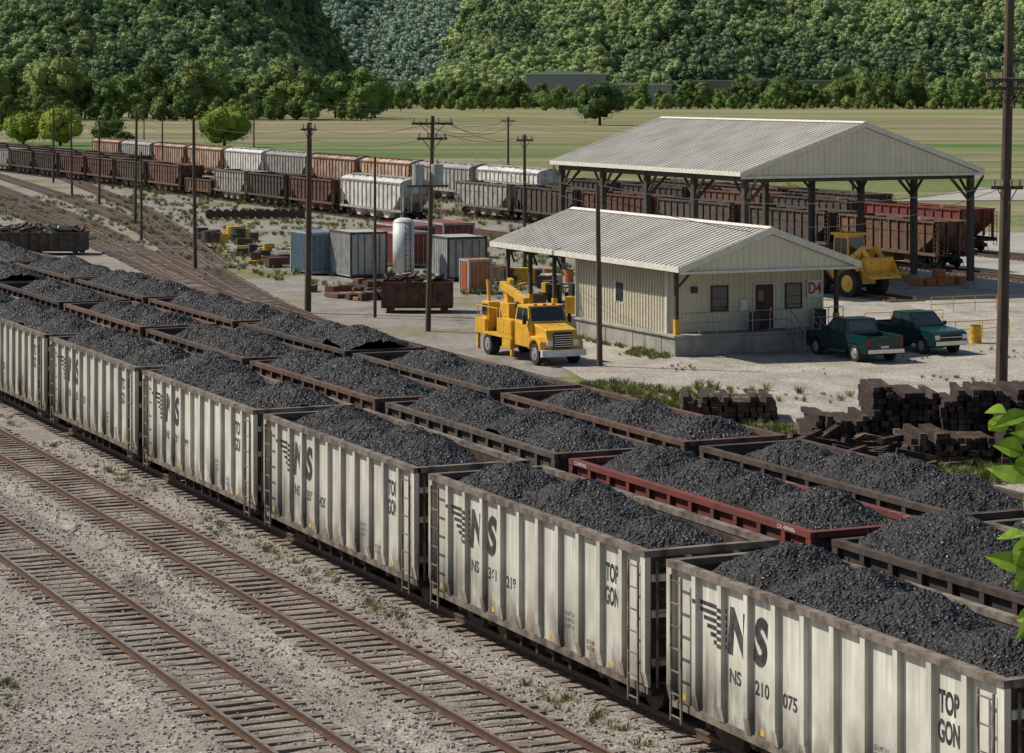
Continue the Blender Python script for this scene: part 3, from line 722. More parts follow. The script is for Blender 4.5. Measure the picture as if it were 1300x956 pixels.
for o_ in (-.7, .7): wire('8', '14', -.4, (o_, 0), 1.0); wire('8', '10', -.3, (o_, 0), .6)
tops['11b'] = tops['11']+Vector((0, 0, -5.2)); tops['11c'] = tops['11']+Vector((0, 0, -9.2)); tops['eave'] = T(63, 106, 6.2); tops['far'] = T(77, 30, 14)
for o_ in (-.8, -.3, .3, .8): wire('11b', 'far', 0, (o_, 0), .5)
wire('11c', 'eave', 0, (0, 0), .6); wire('11c', '9', 0, (0, 0), .8); wire('9', 'eave', -.5, (0, 0), .2)
b.build('overhead_wires', ['wire'])

# ------------------------------------------------------------------ vehicles
def wheel(b, x, y, r, w, mt, mh, sg):
    b.cyl((x-w/2, y, r), (x+w/2, y, r), r, n=26, mi=mt)
    b.cyl((x+sg*w/2, y, r), (x+sg*(w/2+.012), y, r), r*.62, r*.58, n=18, mi=mh)
    b.cyl((x+sg*w/2, y, r), (x+sg*(w/2+.05), y, r), r*.22, n=10, mi=mh)
def tapercab(b, x, y0, y1, y0t, y1t, z0, z1, xt, mi, gi):
    lo = [(-x, y0, z0), (x, y0, z0), (x, y1, z0), (-x, y1, z0)]; hi = [(-xt, y0t, z1), (xt, y0t, z1), (xt, y1t, z1), (-xt, y1t, z1)]
    n = len(b.v); b.v += lo+hi
    for q in ((4, 5, 6, 7), (0, 1, 5, 4), (1, 2, 6, 5), (2, 3, 7, 6), (3, 0, 4, 7)): b.f.append(tuple(n+i for i in q)); b.m.append(mi)
    L = [Vector(p) for p in lo]; H = [Vector(p) for p in hi]
    def pane(a, c, d, e, u0, u1, v0, v1):
        nrm = (c-a).cross(e-a).normalized()*.012
        def P(u, v): return (a.lerp(c, u)).lerp(e.lerp(d, u), v)+nrm
        b.face([P(u0, v0), P(u1, v0), P(u1, v1), P(u0, v1)], gi)
    pane(L[0], L[1], H[1], H[0], .06, .94, .12, .9)
    pane(L[2], L[3], H[3], H[2], .1, .9, .2, .85)
    for a, c in ((3, 0), (1, 2)):
        pane(L[a], L[c], H[c], H[a], .08, .50, .14, .86); pane(L[a], L[c], H[c], H[a], .54, .92, .14, .86)
def pickup(t, s, rz, name='pickup_truck'):
    o = empty(name, T(t, s), rz); o.scale = (1.05, 1.08, 1.06)
    b = MB(); w = .96
    def arch(yc, r=.47): return [(yc+r*math.cos(a), .36+r*math.sin(a)) for a in [math.pi*k/8 for k in range(9)]]
    low = [(2.62, .42)]+[(y, max(z, .42)) for y, z in arch(1.65)]+[(y, max(z, .42)) for y, z in arch(-1.72)]+[(-2.6, .42)]
    b.prism('x', [(-2.6, .5), (-2.65, .62), (-2.62, .98), (-2.45, 1.07), (-1.1, 1.17), (.72, 1.17), (.74, .75), (2.6, .75), (2.62, .42)]+low[1:-1]+[(-2.6, .42)], -w, w, 0)
    for sg in (-1, 1): b.box(sg*w, sg*(w-.1), .72, 2.62, .74, 1.2, 0)
    b.box(-w+.05, w-.05, 2.52, 2.62, .7, 1.18, 0); b.box(-w+.1, w-.1, .76, 2.5, .76, .78, 3)
    b.build('body', ['teal', 'glass', 'chrome', 'black'], (0, 0, 0), 0, o, .045)
    b = MB(); tapercab(b, .9, -1.15, .72, -.5, .62, 1.16, 1.80, .74, 0, 1)
    b.build('cab', ['teal', 'glass'], (0, 0, 0), 0, o)
    b = MB()
    for y in (-1.72, 1.65):
        for sg in (-1, 1):
            wheel(b, sg*.86, y, .37, .24, 0, 1, sg)
        b.box(-.8, .8, y-.45, y+.45, .3, .75, 4)
    b.box(-.93, .93, -2.76, -2.64, .46, .64, 2); b.box(-.93, .93, 2.62, 2.76, .45, .62, 2)
    b.box(-.62, .62, -2.675, -2.64, .7, .94, 4); b.box(-.6, .6, -2.685, -2.67, .8, .83, 2)
    for sg in (-1, 1):
        b.box(sg*.64, sg*.9, -2.68, -2.6, .72, .92, 3); b.box(sg*.78, sg*.94, 2.6, 2.635, .75, 1.05, 5)
        b.box(sg*.95, sg*1.12, -.95, -.88, 1.2, 1.38, 4); b.box(sg*.962, sg*.975, -.2, -.05, 1.0, 1.04, 2)
        b.box(sg*.961, sg*.968, -2.3, 2.5, .72, .75, 4)
    b.box(-.2, .2, 2.625, 2.64, .66, .76, 6)
    b.build('wheels_and_trim', ['rubber', 'hub', 'chrome', 'lamp', 'black', 'tail', 'white'], (0, 0, 0), 0, o)
pickup(65.3, 102.9, PHI+math.pi-.03); pickup(69.9, 104.6, PHI+.06)

o = empty('yellow_crane_truck', T(51.1, 109.4), PHI); o.scale = (.95, .95, .95)
b = MB(); w = 1.18
b.prism('x', [(-4.0, .75), (-4.05, 1.3), (-3.9, 1.72), (-2.5, 1.95), (-2.5, .75)], -.85, .85, 0)
for sg in (-1, 1):
    b.prism('x', [(-4.0, .7), (-3.95, 1.15), (-3.6, 1.38), (-2.8, 1.38), (-2.5, 1.1), (-2.5, .7), (-2.62, .7)]+[(-3.2+.56*math.cos(a), .7+.5*math.sin(a)) for a in [math.pi*k/6 for k in range(1, 6)]]+[(-3.76, .7)], sg*.82, sg*w, 0)
b.prism('x', [(-2.5, .75), (-2.5, 1.95), (-.75, 1.95), (-.75, .75)], -1.08, 1.08, 0)
b.build('cab_and_hood', ['yellow'], (0, 0, 0), 0, o, .05)
b = MB(); tapercab(b, 1.07, -2.5, -.75, -2.1, -.85, 1.94, 2.78, .95, 0, 1); b.build('cab_top', ['yellow', 'glass'], (0, 0, 0), 0, o)
b = MB()
b.box(-1.2, 1.2, -.65, 3.9, 1.0, 1.15, 0)
for sg in (-1, 1):
    b.box(sg*.7, sg*1.2, -.6, 1.1, 1.15, 1.95, 0); b.box(sg*.7, sg*1.2, 2.6, 3.85, 1.15, 1.75, 0); b.box(sg*.75, sg*1.2, -.5, .5, .55, .98, 0)
    b.box(sg*1.2, sg*1.215, -.5, .2, 1.25, 1.85, 0); b.box(sg*1.2, sg*1.215, .28, 1.0, 1.25, 1.85, 0)
    for y in (-.55, 3.6): b.box(sg*1.0, sg*1.15, y, y+.18, .15, 1.0, 0)
b.box(-.7, .7, -.6, 3.8, 1.152, 1.3, 2)
b.build('service_body', ['yellow', 'black', 'steel'], (0, 0, 0), 0, o, .025)
b = MB()
b.cyl((0, 1.9, 1.15), (0, 1.9, 2.0), .45, n=16, mi=0); b.box(-.4, .4, 1.4, 2.5, 1.8, 2.6, 0)
b.obox((0, 2.3, 2.9), (.38, .45, 1.3), Matrix.Rotation(-.25, 3, 'X'), 0)
b.obox((-.15, 1.3, 3.15), (.32, 3.0, .36), Matrix.Rotation(.22, 3, 'X'), 0)
b.obox((.3, 3.0, 2.6), (.26, .32, 2.4), Matrix.Rotation(.25, 3, 'X'), 0)
b.obox((-.6, 3.4, 2.5), (.14, .16, 2.4), Matrix.Rotation(-.15, 3, 'X'), 0)
b.cyl((0, 1.5, 2.4), (-.1, .6, 3.1), .08, n=8, mi=1); b.cyl((-.15, -.1, 2.8), (-.15, -.1, 2.2), .03, n=6, mi=2)
b.obox((-.15, -.15, 2.1), (.2, .2, .3), None, 2)
for sg in (-1, 1):
    for y in (1.3, 2.5, 3.7): b.cyl((sg*1.1, y, 1.15), (sg*1.1, y, 2.4), .03, n=6, mi=0)
    b.cyl((sg*1.1, 1.3, 2.4), (sg*1.1, 3.7, 2.4), .03, n=6, mi=0)
b.box(-.95, -.35, 2.7, 3.6, 1.3, 2.6, 0); b.box(-.96, -.34, 2.8, 3.5, 1.9, 2.5, 3)
b.build('crane', ['yellow', 'chrome', 'black', 'glass'], (0, 0, 0), 0, o, .02)
b = MB()
for sg in (-1, 1):
    wheel(b, sg*.98, -3.2, .52, .3, 0, 1, sg); wheel(b, sg*.95, 2.3, .52, .5, 0, 1, sg)
    b.box(sg*.55, sg*.85, -4.09, -4.02, .95, 1.25, 2)
    b.box(sg*1.15, sg*1.32, -2.3, -2.2, 1.9, 2.35, 4)
b.box(-.5, .5, -4.1, -4.03, .85, 1.62, 4)
for k in range(6): b.box(-.48, .48, -4.12, -4.1, .92+k*.11, .95+k*.11, 3)
b.box(-1.2, 1.2, -4.25, -4.05, .45, .78, 5); b.box(-.35, .35, -4.0, 3.9, .6, .98, 4); b.box(-.9, .9, 2.1, 2.5, .4, .65, 4); b.box(-.9, .9, -3.3, -3.1, .4, .65, 4)
for x in (-.5, 0, .5): b.box(x-.08, x+.08, -2.0, -1.85, 2.78, 2.86, 6)
b.cyl((.75, -.68, .9), (.75, -.68, 2.9), .06, n=8, mi=3)
b.build('wheels_and_trim', ['rubber', 'hub', 'lamp', 'chrome', 'black', 'white', 'orange'], (0, 0, 0), 0, o)

o = empty('wheel_loader', T(84.5, 133.5), PHI+.15)
b = MB(); b.prism('x', [(.2, 1.0), (.2, 2.3), (2.6, 2.2), (2.9, 1.9), (2.9, 1.0)], -.95, .95, 0); b.prism('x', [(-1.7, .8), (-1.6, 1.6), (.2, 1.6), (.2, .8)], -.6, .6, 0)
for sg in (-1, 1):
    for y in (-1.2, 1.7): b.prism('x', [(y-1.0, 1.7), (y-.6, 2.05), (y+.6, 2.05), (y+1.0, 1.7), (y+.9, 1.65), (y+.55, 1.95), (y-.55, 1.95), (y-.9, 1.65)], sg*.85, sg*1.35, 0)
    b.prism('x', [(-.6, 2.0), (-.4, 2.35), (-1.8, 3.2), (-2.7, 2.2), (-2.5, 2.05), (-1.7, 2.8)], sg*.5, sg*.62, 0)
    b.cyl((sg*.56, -.6, 1.3), (sg*.56, -1.6, 2.7), .08, n=8)
b.prism('x', [(-2.5, 1.5), (-2.6, 2.4), (-2.45, 2.5), (-2.4, 1.7), (-3.3, 1.35), (-3.35, 1.22)], -1.2, 1.2, 0)
for x in (-1.2, 1.16): b.prism('x', [(-2.52, 1.5), (-2.6, 2.4), (-3.3, 1.3)], x, x+.04, 0)
b.build('body', ['yellow'], (0, 0, 0), 0, o, .04)
b = MB(); b.box(-.7, .7, -.55, .9, 1.6, 2.4, 0)
tapercab(b, .7, -.6, .9, -.5, .8, 2.39, 3.75, .66, 0, 1); b.box(-.78, .78, -.7, 1.0, 3.75, 3.9, 0); b.cyl((.6, 1.8, 2.2), (.6, 1.8, 3.2), .07, n=8, mi=2)
b.build('cab', ['yellow', 'glass', 'black'], (0, 0, 0), 0, o)
b = MB()
for sg in (-1, 1):
    for y in (-1.2, 1.7): wheel(b, sg*1.08, y, .85, .5, 0, 1, sg)
b.box(-.9, .9, -1.4, -1.0, .6, 1.0, 2); b.box(-.9, .9, 1.5, 1.9, .6, 1.0, 2)
b.build('wheels', ['rubber', 'yellow', 'black'], (0, 0, 0), 0, o)

# ------------------------------------------------------------------ yard objects
b = MB(); b.cyl((0, 0, .5), (0, 0, 3.8), .72, n=28, mi=0)
for i in range(5):
    a0, a1 = math.pi/2*i/5, math.pi/2*(i+1)/5
    b.cyl((0, 0, 3.8+.38*math.sin(a0)), (0, 0, 3.8+.38*math.sin(a1)), .72*math.cos(a0), max(.72*math.cos(a1), .02), 28, 0, False)
for k in range(4): a = math.pi/4+k*math.pi/2; b.cyl((.6*math.cos(a), .6*math.sin(a), 0), (.6*math.cos(a), .6*math.sin(a), .7), .06, n=6, mi=1)
b.cyl((0, 0, 4.15), (0, 0, 4.4), .1, n=8, mi=1); ladder(b, 0, -.78, .6, 3.8, 'x', .4, 1, 10)
b.build('storage_tank', ['tank', 'steel'], T(64, 156.7), PHI, None, 0, True)
def container(name, m, t, s, L, W_, H_, rz=0., step=.22, dr=True):
    b = MB(); b.box(-W_/2, W_/2, -L/2, L/2, .12, H_, 0)
    for sg in (-1, 1):
        y = -L/2+.2
        while y < L/2-.1: b.box(sg*W_/2, sg*(W_/2+.035), y-.05, y+.05, .25, H_-.15, 0); y += step
        for sy in (-1, 1): b.box(sg*(W_/2-.08), sg*(W_/2+.05), sy*(L/2-.08), sy*(L/2+.05), 0, H_+.03, 1)
        b.box(-W_/2, W_/2, sg*(L/2), sg*(L/2+.05), H_-.14, H_+.02, 1)
        b.box(sg*(W_/2), sg*(W_/2+.05), -L/2, L/2, H_-.12, H_+.02, 1); b.box(-W_/2, W_/2, sg*L/2, sg*(L/2+.045), .1, .25, 1)
    for x in (-.5, -.2, .2, .5): b.cyl((x*W_*.6, -L/2-.05, .2), (x*W_*.6, -L/2-.05, H_-.2), .025, n=6, mi=1)
    return b.build(name, [m, 'greybox' if m != 'greybox' else 'steel'], T(t, s), PHI+rz)
container('metal_storage_shed', 'greybox', 62.4, 161, 4, 2.6, 3.1); container('blue_storage_shed', 'bluegrey', 60.8, 165, 4, 2.2, 2.9)
container('louvred_equipment_container', 'greybox', 67.6, 156, 3.5, 2.8, 2.9, 0, .3)
container('shipping_container', 'maroon', 72, 176, 6, 2.5, 2.6); container('shipping_container', 'maroon', 76, 178, 6, 2.5, 2.6); container('shipping_container', 'maroon', 69, 170, 6, 2.4, 2.5)
container('orange_crate', 'orange', 64.2, 145.2, 1.4, 1.5, 2.1)
container('tool_shed', 'bluegrey', 87, 142, 2.4, 2.4, 2.2)
def openbin(name, t, s, L, W_, H_, rz, fill, m='rust'):
    o = empty(name, T(t, s), rz)
    b = MB(); b.box(-L/2, L/2, -W_/2, W_/2, .25, .35, 0)
    for sg in (-1, 1):
        b.box(-L/2, L/2, sg*(W_/2-.06), sg*W_/2, .3, H_, 0); b.box(sg*(L/2-.06), sg*L/2, -W_/2+.06, W_/2-.06, .3, H_, 0)
        b.box(-L/2-.05, L/2+.05, sg*(W_/2-.03), sg*(W_/2+.07), H_-.1, H_+.01, 0)
        x = -L/2+.1
        while x < L/2: b.box(x-.05, x+.05, sg*W_/2, sg*(W_/2+.09), .3, H_-.1, 0); x += .75
        for x in (-L/2+.5, L/2-.5): b.box(x-.2, x+.2, sg*(W_/2-.3), sg*(W_/2-.1), 0, .3, 0)
    b.build('bin', [m], (0, 0, 0), 0, o)
    b = MB()
    for k in range(fill):
        x = R.uniform(-L/2+.4, L/2-.4); y = R.uniform(-W_/2+.3, W_/2-.3)
        rr = Matrix.Rotation(R.uniform(0, 3), 3, 'Z') @ Matrix.Rotation(R.uniform(-.5, .5), 3, 'Y')
        b.obox((x, y, H_-.25+R.uniform(0, .6)), (R.uniform(.5, 2.2), R.uniform(.08, .4), R.uniform(.06, .25)), rr, R.choice((0, 0, 1, 1, 2)))
    b.build('scrap', ['rust', 'steel', 'greybox'], (0, 0, 0), 0, o)
openbin('rusty_scrap_bin', 55.8, 134.5, 4.1, 2.0, 1.75, 0.0, 25)
openbin('scrap_gondola', 47.3, 193.5, 9.5, 2.8, 1.7, -.05, 110, 'blackcar')
def tiestack(name, loc, nx, nz, ny=1, rz=0., jag=.1, miss=.15):
    b = MB()
    for q in range(ny):
        for i in range(nx):
            top = nz-R.choice((0, 0, 0, 1, 1, 2))
            for z in range(top):
                rr = Matrix.Rotation(R.uniform(-.05, .05), 3, 'Z') @ Matrix.Rotation(R.uniform(-.02, .02), 3, 'Y')
                b.obox((i*.262+R.uniform(-.02, .02), q*2.8+R.uniform(-jag, jag), .1+z*.2), (.228, 2.6, .182), rr, 0)
    return b.build(name, ['oldtie'], loc, rz)
tiestack('railroad_tie_stack', T(47.3, 86.8), 14, 5, 1, PHI-.45, .12)
tiestack('railroad_tie_stack', Vector((10.5, 89.8, 0)), 8, 7, 1, .1, .3)
tiestack('railroad_tie_stack', Vector((12.75, 90.0, 0)), 9, 12, 1, .03, .2)
tiestack('railroad_tie_stack', Vector((15.2, 89.2, 0)), 9, 12, 1, -.05, .14)
tiestack('railroad_tie_stack', Vector((17.7, 89.3, 0)), 9, 12, 1, .05, .16)
tiestack('railroad_tie_stack', Vector((20.2, 89.0, 0)), 9, 12, 1, .0, .16)
tiestack('railroad_tie_stack', Vector((13.6, 86.9, 0)), 11, 6, 1, .1, .25)
tiestack('railroad_tie_stack', Vector((16.8, 86.6, 0)), 11, 8, 1, -.04, .2)
b = MB()
for k in range(110):
    x = R.uniform(9.2, 14.5); y = R.uniform(84.5, 88.5)
    b.obox((x, y, .12+R.uniform(0, .9)*max(0, 1-abs(y-87)/2.5)), (R.uniform(1.5, 2.6), .23, .18), Matrix.Rotation(R.gauss(.2, .6), 3, 'Z') @ Matrix.Rotation(R.uniform(-.25, .25), 3, 'Y'), 0)
b.build('scattered_railroad_ties', ['oldtie'])
b = MB()
for k in range(12):
    x = k*.8; b.cyl((x, -1, .46), (x, 1, .46), .08, n=8, mi=0)
    for y in (-.75, .75): b.cyl((x, y-.06, .46), (x, y+.06, .46), .46, n=18, mi=0)
b.build('wheelset_row', ['wheel'], T(76, 236), 0.1)
b = MB()
for k in range(16):
    x = R.uniform(-2.5, 2.5); y = R.uniform(-3, 3); r = R.uniform(.35, .7)
    b.cyl((x, y, 0), (x, y, r*1.5), r, n=14, mi=R.choice((0, 0, 1, 2)))
b.build('cable_spool_cluster', ['steel', 'safety', 'rust'], T(66.9, 203), PHI)
def parts(t, s, n, sx, sy, hm_, mats=('steel', 'rust', 'greybox', 'safety')):
    b = MB()
    for k in range(n):
        h = R.uniform(.15, hm_); x = R.uniform(-sx, sx); y = R.uniform(-sy, sy)
        if R.random() < .4: b.cyl((x, y, .15), (x+R.uniform(-1.5, 1.5), y+R.uniform(-1, 1), .2), R.uniform(.06, .15), n=8, mi=R.randrange(len(mats)))
        else: b.obox((x, y, h/2), (R.uniform(.3, 2.2), R.uniform(.2, 1.0), h), Matrix.Rotation(R.uniform(0, 3), 3, 'Z'), R.choice((0, 0, 1, 1)+tuple(range(len(mats)))))
    b.build('stored_track_parts', mats, T(t, s), PHI, None, .02)
parts(66, 186, 34, 5, 9, .9); parts(60, 150, 24, 3, 3, .7, ('steel', 'rust')); parts(62, 172, 26, 2, 7, .8); parts(57, 146, 20, 2, 5, .5, ('steel', 'rust', 'orange'))
parts(70, 150, 18, 2, 4, 1.1); parts(93, 150, 26, 2, 8, 1.0)
b = MB()
for i in range(5):
    for k in range(R.choice((1, 2, 2))): b.obox((i*.85, R.uniform(-.3, .3), .3+k*.52), (.7, .6, .5), Matrix.Rotation(R.uniform(-.2, .2), 3, 'Z'), R.choice((0, 0, 1)))
b.build('orange_parts_bins', ['orange', 'rust'], T(92, 137.5), PHI, None, .04)
b = MB()
prail(b, (0, 0, 0), (5, 0, 0), 3, 0, .9); prail(b, (0, 6, 0), (5, 6, 0), 3, 0, .9)
b.build('safety_railing', ['safety'], T(73, 108), PHI)
b = MB(); prail(b, (0, 0, 0), (4.5, 0, 0), 3, 0, .9); b.build('safety_railing', ['safety'], T(82, 121), PHI)
def barrel(t, s, m, nm):
    b = MB(); b.cyl((0, 0, 0), (0, 0, .9), .3, n=18, mi=0)
    for z in (.02, .3, .6, .88): b.cyl((0, 0, z-.02), (0, 0, z+.02), .315, n=18, mi=0)
    b.build(nm, [m], T(t, s), 0)
for t, s, m in ((74.5, 106, 'safety'), (71.5, 150, 'orange'), (72.6, 149, 'orange'), (97, 128, 'orange'), (55.5, 121, 'steel'), (54.8, 122, 'safety')): barrel(t, s, m, 'steel_drum')
b = MB()
for x in (0, 1.2): b.cyl((x, 0, 0), (x, 0, 1.1), .1, n=10, mi=0)
b.build('safety_bollard', ['safety'], T(56.6, 121), PHI)
b = MB()
for k in range(9): b.cyl((k*2.5, 0, 0), (k*2.5, 0, 1.6), .05, n=6, mi=0)
for z in (.5, 1.0, 1.5): b.cyl((0, 0, z), (20, 0, z), .015, n=4, mi=0)
b.build('wire_fence', ['steel'], T(106, 118), PHI)

# ------------------------------------------------------------------ vegetation
def crown(seed, H, W_, ncl, nl, ls, m, trunk=True, blob=True, low=.12):
    r = random.Random(seed); b = MB(); cl = []
    z0 = H*low if trunk else 0; zc = (H+z0)/2; rz = (H-z0)/2
    for k in range(ncl):
        while 1:
            p = Vector((r.uniform(-1, 1), r.uniform(-1, 1), r.uniform(-1, 1)))
            if .25 < p.length < 1: break
        nar = 1-.25*max(0, p.z)
        q = Vector((p.x*W_*.36*nar, p.y*W_*.36*nar, zc+p.z*rz*.8)); cl.append((q, W_*r.uniform(.11, .24)))
    if trunk:
        b.cyl((0, 0, 0), (0, 0, H*.35), W_*.03, W_*.02, 7, 1)
        for q, rr in cl[:6]: b.cyl((0, 0, H*.2), q, W_*.015, W_*.005, 5, 1, False)
    for q, rr in cl:
        if blob:
            o = len(b.v); seg, rg = 7, 5; rad = rr*.7
            for i in range(1, rg):
                for j in range(seg):
                    a = math.pi*i/rg; c = 2*math.pi*j/seg; k = rad*(1+r.uniform(-.2, .2))
                    b.v.append((q.x+k*math.sin(a)*math.cos(c), q.y+k*math.sin(a)*math.sin(c), q.z+k*math.cos(a)*.85))
            for i in range(rg-2):
                for j in range(seg):
                    j2 = (j+1) % seg; b.f.append((o+i*seg+j, o+(i+1)*seg+j, o+(i+1)*seg+j2, o+i*seg+j2)); b.m.append(0)
            b.f.append(tuple(o+j for j in range(seg))); b.m.append(0)
        for k in range(nl):
            d = Vector((r.gauss(0, 1), r.gauss(0, 1), r.gauss(0, 1)+.25)).normalized()
            c = q+Vector((d.x, d.y, d.z*.85))*rr*r.uniform(.65, 1.2)
            nrm = (d+Vector((r.uniform(-.7, .7), r.uniform(-.7, .7), r.uniform(-.2, .9)))).normalized()
            u = nrm.orthogonal().normalized(); v = nrm.cross(u); a = r.uniform(0, 6.3); u, v = u*math.cos(a)+v*math.sin(a), v*math.cos(a)-u*math.sin(a)
            z = ls*r.uniform(.6, 1.3)
            b.face([c-u*z, c-v*z*.6, c+u*z, c+v*z*.6], 0)
    return b.mesh('crown', [m, 'bark'])
def scatter(name, pts, me):
    b = MB()
    for x, y, z, a in pts:
        th = R.uniform(0, 6.28); h = a*.7071
        b.face([(x+h*math.cos(th+k*math.pi/2), y+h*math.sin(th+k*math.pi/2), z) for k in range(4)])
    o = b.build(name, ['field']); o.instance_type = 'FACES'; o.use_instance_faces_scale = True; o.instance_faces_scale = 1.
    o.show_instancer_for_render = False; o.show_instancer_for_viewport = False
    c = place(me, 'plant', (0, 0, 0), 0, o); return o
def sstep(x): x = max(0, min(1, x)); return x*x*(3-2*x)
def hillz(X, Y):
    w = 25*noise.noise(Vector((X*.004, Y*.004, 3)))+10*noise.noise(Vector((X*.015, Y*.015, 8)))
    e = (Y-1650); fb = sstep((2330-Y)/250)
    gl = min(max(0, e)*.36, 150)*fb*sstep((-118-X+w*1.5)/110)
    gr = min(max(0, e-40)*.36, 150)*fb*sstep((X+78+w*1.5)/100)
    gc = max(0, Y-2350)*.42
    fold = 1+.4*noise.noise(Vector((X*.012, Y*.002, 1)))+.2*noise.noise(Vector((X*.03, Y*.006, 5)))
    return min(max(gl, gr, gc)*fold+(w*.3 if e > 60 else 0), 420)
b = MB(); nx, ny = 130, 80
for j in range(ny+1):
    for i in range(nx+1):
        X = -1500+3200*i/nx; Y = 1600+2000*j/ny; b.v.append((X, Y, hillz(X, Y)-(.5 if Y > 1640 else 3)))
for j in range(ny):
    for i in range(nx): a = j*(nx+1)+i; b.f.append((a, a+1, a+nx+2, a+nx+1)); b.m.append(0)
b.build('hill_terrain', [mat('forest_floor', (.07, .10, .045), (.09, .12, .055), .95, .05)])
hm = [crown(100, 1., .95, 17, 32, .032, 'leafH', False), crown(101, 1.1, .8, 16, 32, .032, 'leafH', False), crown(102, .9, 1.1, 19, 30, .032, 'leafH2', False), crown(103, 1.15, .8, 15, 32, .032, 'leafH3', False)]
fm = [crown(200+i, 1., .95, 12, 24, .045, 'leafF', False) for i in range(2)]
near = [[], [], [], []]; far = [[], []]
Y = 1655.
while Y < 2090:
    X = -.25*Y
    while X < .25*Y:
        x = X+R.uniform(-4.5, 4.5); y = Y+R.uniform(-4.5, 4.5); z = hillz(x, y)
        if 1 < z < 15+.042*y*1.2 and not (110 < x < 250 and y < 1720 and z < 20):
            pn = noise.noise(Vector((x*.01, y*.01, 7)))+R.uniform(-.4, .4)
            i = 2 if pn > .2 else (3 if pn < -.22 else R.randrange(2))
            sc = R.uniform(7, 16)*(1+.4*noise.noise(Vector((x*.03, y*.03, 2))))
            if R.random() < .06: sc *= 1.4
            near[i].append((x, y, z-1, sc))
        X += 7.6
    Y += 7.4
Y = 2350.
while Y < 2720:
    X = -.16*Y
    while X < .06*Y:
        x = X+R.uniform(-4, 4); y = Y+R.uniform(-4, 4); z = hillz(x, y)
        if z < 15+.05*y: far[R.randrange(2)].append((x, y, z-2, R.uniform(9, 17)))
        X += 9
    Y += 9
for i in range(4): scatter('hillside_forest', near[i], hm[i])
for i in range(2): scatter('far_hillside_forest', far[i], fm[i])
tm = [crown(300+i, 1., (.8, .95, .7, 1.1, .85)[i], 28, 80, .022, ('leafN', 'leafN2', 'leafN', 'leafN2', 'leafD')[i], True, True, .03) for i in range(5)]
tl = [[] for _ in tm]
def tl_add(x, y, h): tl[R.choice((0, 1, 2, 3, 0, 2, 4))].append((x, y, -.5, h))
x = -300.
while x < -52:
    for k in range(2): tl_add(x+R.uniform(-4, 4), R.uniform(960, 1060), R.uniform(13, 26)*(1+.25*noise.noise(Vector((x*.03, 1, 1))))*(1 if x < -110 else .85))
    for k in range(2): tl_add(x+R.uniform(-4, 4), R.uniform(935, 965), R.uniform(5, 11))
    x += 6.
x = -300.
while x < 460:
    for k in range(3):
        h = R.uniform(9, 19)*(1+.3*noise.noise(Vector((x*.02, 5, 1))))*(1.15 if x > 130 else 1)
        if 5 < x < 100: h *= .65
        tl_add(x+R.uniform(-5, 5), R.uniform(1420, 1600), h)
    tl_add(x+R.uniform(-5, 5), R.uniform(1390, 1420), R.uniform(4, 9))
    x += 4.6
for k in range(14): tl_add(R.uniform(-5, 90), R.uniform(1560, 1620), R.uniform(11, 18))
x = -120.
while x < 60:
    tl_add(x, R.uniform(1300, 1380), R.uniform(6, 15)); x += R.uniform(3, 14)
for i in range(len(tm)): scatter('distant_tree_line', tl[i], tm[i])
def tree(name, x, y, H, W_, m, seed, ncl=30, nl=130, ls=.2):
    place(crown(seed, H, W_, ncl, nl, ls, m, True, True, .1), name, (x, y, 0))
tree('shade_tree', 29, 832, 14.8, 18, 'leafD', 5, 40, 120, .34)
tree('round_bush_tree', -60.8, 533, 9.2, 12.5, 'leafB', 6, 40, 150, .2)
tree('round_bush_tree', -98, 547, 8.5, 12, 'leafB', 8, 34, 130, .2); tree('round_bush_tree', -107, 552, 7.5, 11, 'leafB', 9, 30, 120, .2)
tree('shade_tree', -116, 560, 10, 11, 'leafN', 10, 26, 120, .22); tree('shade_tree', -90, 560, 7, 9, 'leafN', 16, 26, 120, .2)
tree('small_bush', -80, 520, 3.6, 5, 'leafN', 11, 14, 90, .18); tree('small_bush', 47, 215, 2.6, 2.2, 'leafN', 12, 12, 80, .12)
tree('small_bush', 30, 265, 2.6, 5, 'leafB', 14, 14, 80, .14)
def tuft(seed):
    r = random.Random(seed); b = MB()
    for k in range(46):
        a = r.uniform(0, 6.28); d = r.uniform(0, .45); x, y = d*math.cos(a), d*math.sin(a); h = r.uniform(.35, 1.0); l = r.uniform(.05, .45)
        w_ = .03; px, py = -math.sin(a)*w_, math.cos(a)*w_
        b.face([(x-px, y-py, 0), (x+px, y+py, 0), (x+math.cos(a)*l*.5+px*.7, y+math.sin(a)*l*.5+py*.7, h*.65), (x+math.cos(a)*l, y+math.sin(a)*l, h)])
    return b.mesh('tuft', ['grass'])
pts = []
def tufts(n, tf, sf, a0, a1, thr=-.02):
    for k in range(n):
        t = tf(); s = sf()
        if noise.noise(Vector((t*.35, s*.18, 4))) < thr: continue
        p = T(t, s, 0.02); pts.append((p.x, p.y, p.z, R.uniform(a0, a1)))
tufts(900, lambda: R.gauss(23.0, .25), lambda: R.uniform(30, 150), .1, .28)
tufts(250, lambda: R.gauss(18.9, .4), lambda: R.uniform(30, 120), .08, .16)
tufts(260, lambda: R.uniform(10, 13), lambda: R.uniform(38, 60), .08, .22)
tufts(900, lambda: R.uniform(36, 46), lambda: R.uniform(62, 120), .15, .5)
tufts(1800, lambda: R.gauss(49, 2.5), lambda: R.uniform(68, 98), .15, .45)
tufts(600, lambda: R.gauss(56.8, .5), lambda: R.uniform(106, 130), .12, .3)
tufts(700, lambda: R.uniform(52, 80), lambda: R.uniform(82, 104), .08, .2, .18)
tufts(4500, lambda: R.uniform(56, 86), lambda: R.uniform(138, 290), .15, .5)
tufts(1600, lambda: R.uniform(86, 130), lambda: R.uniform(190, 330), .3, .8)
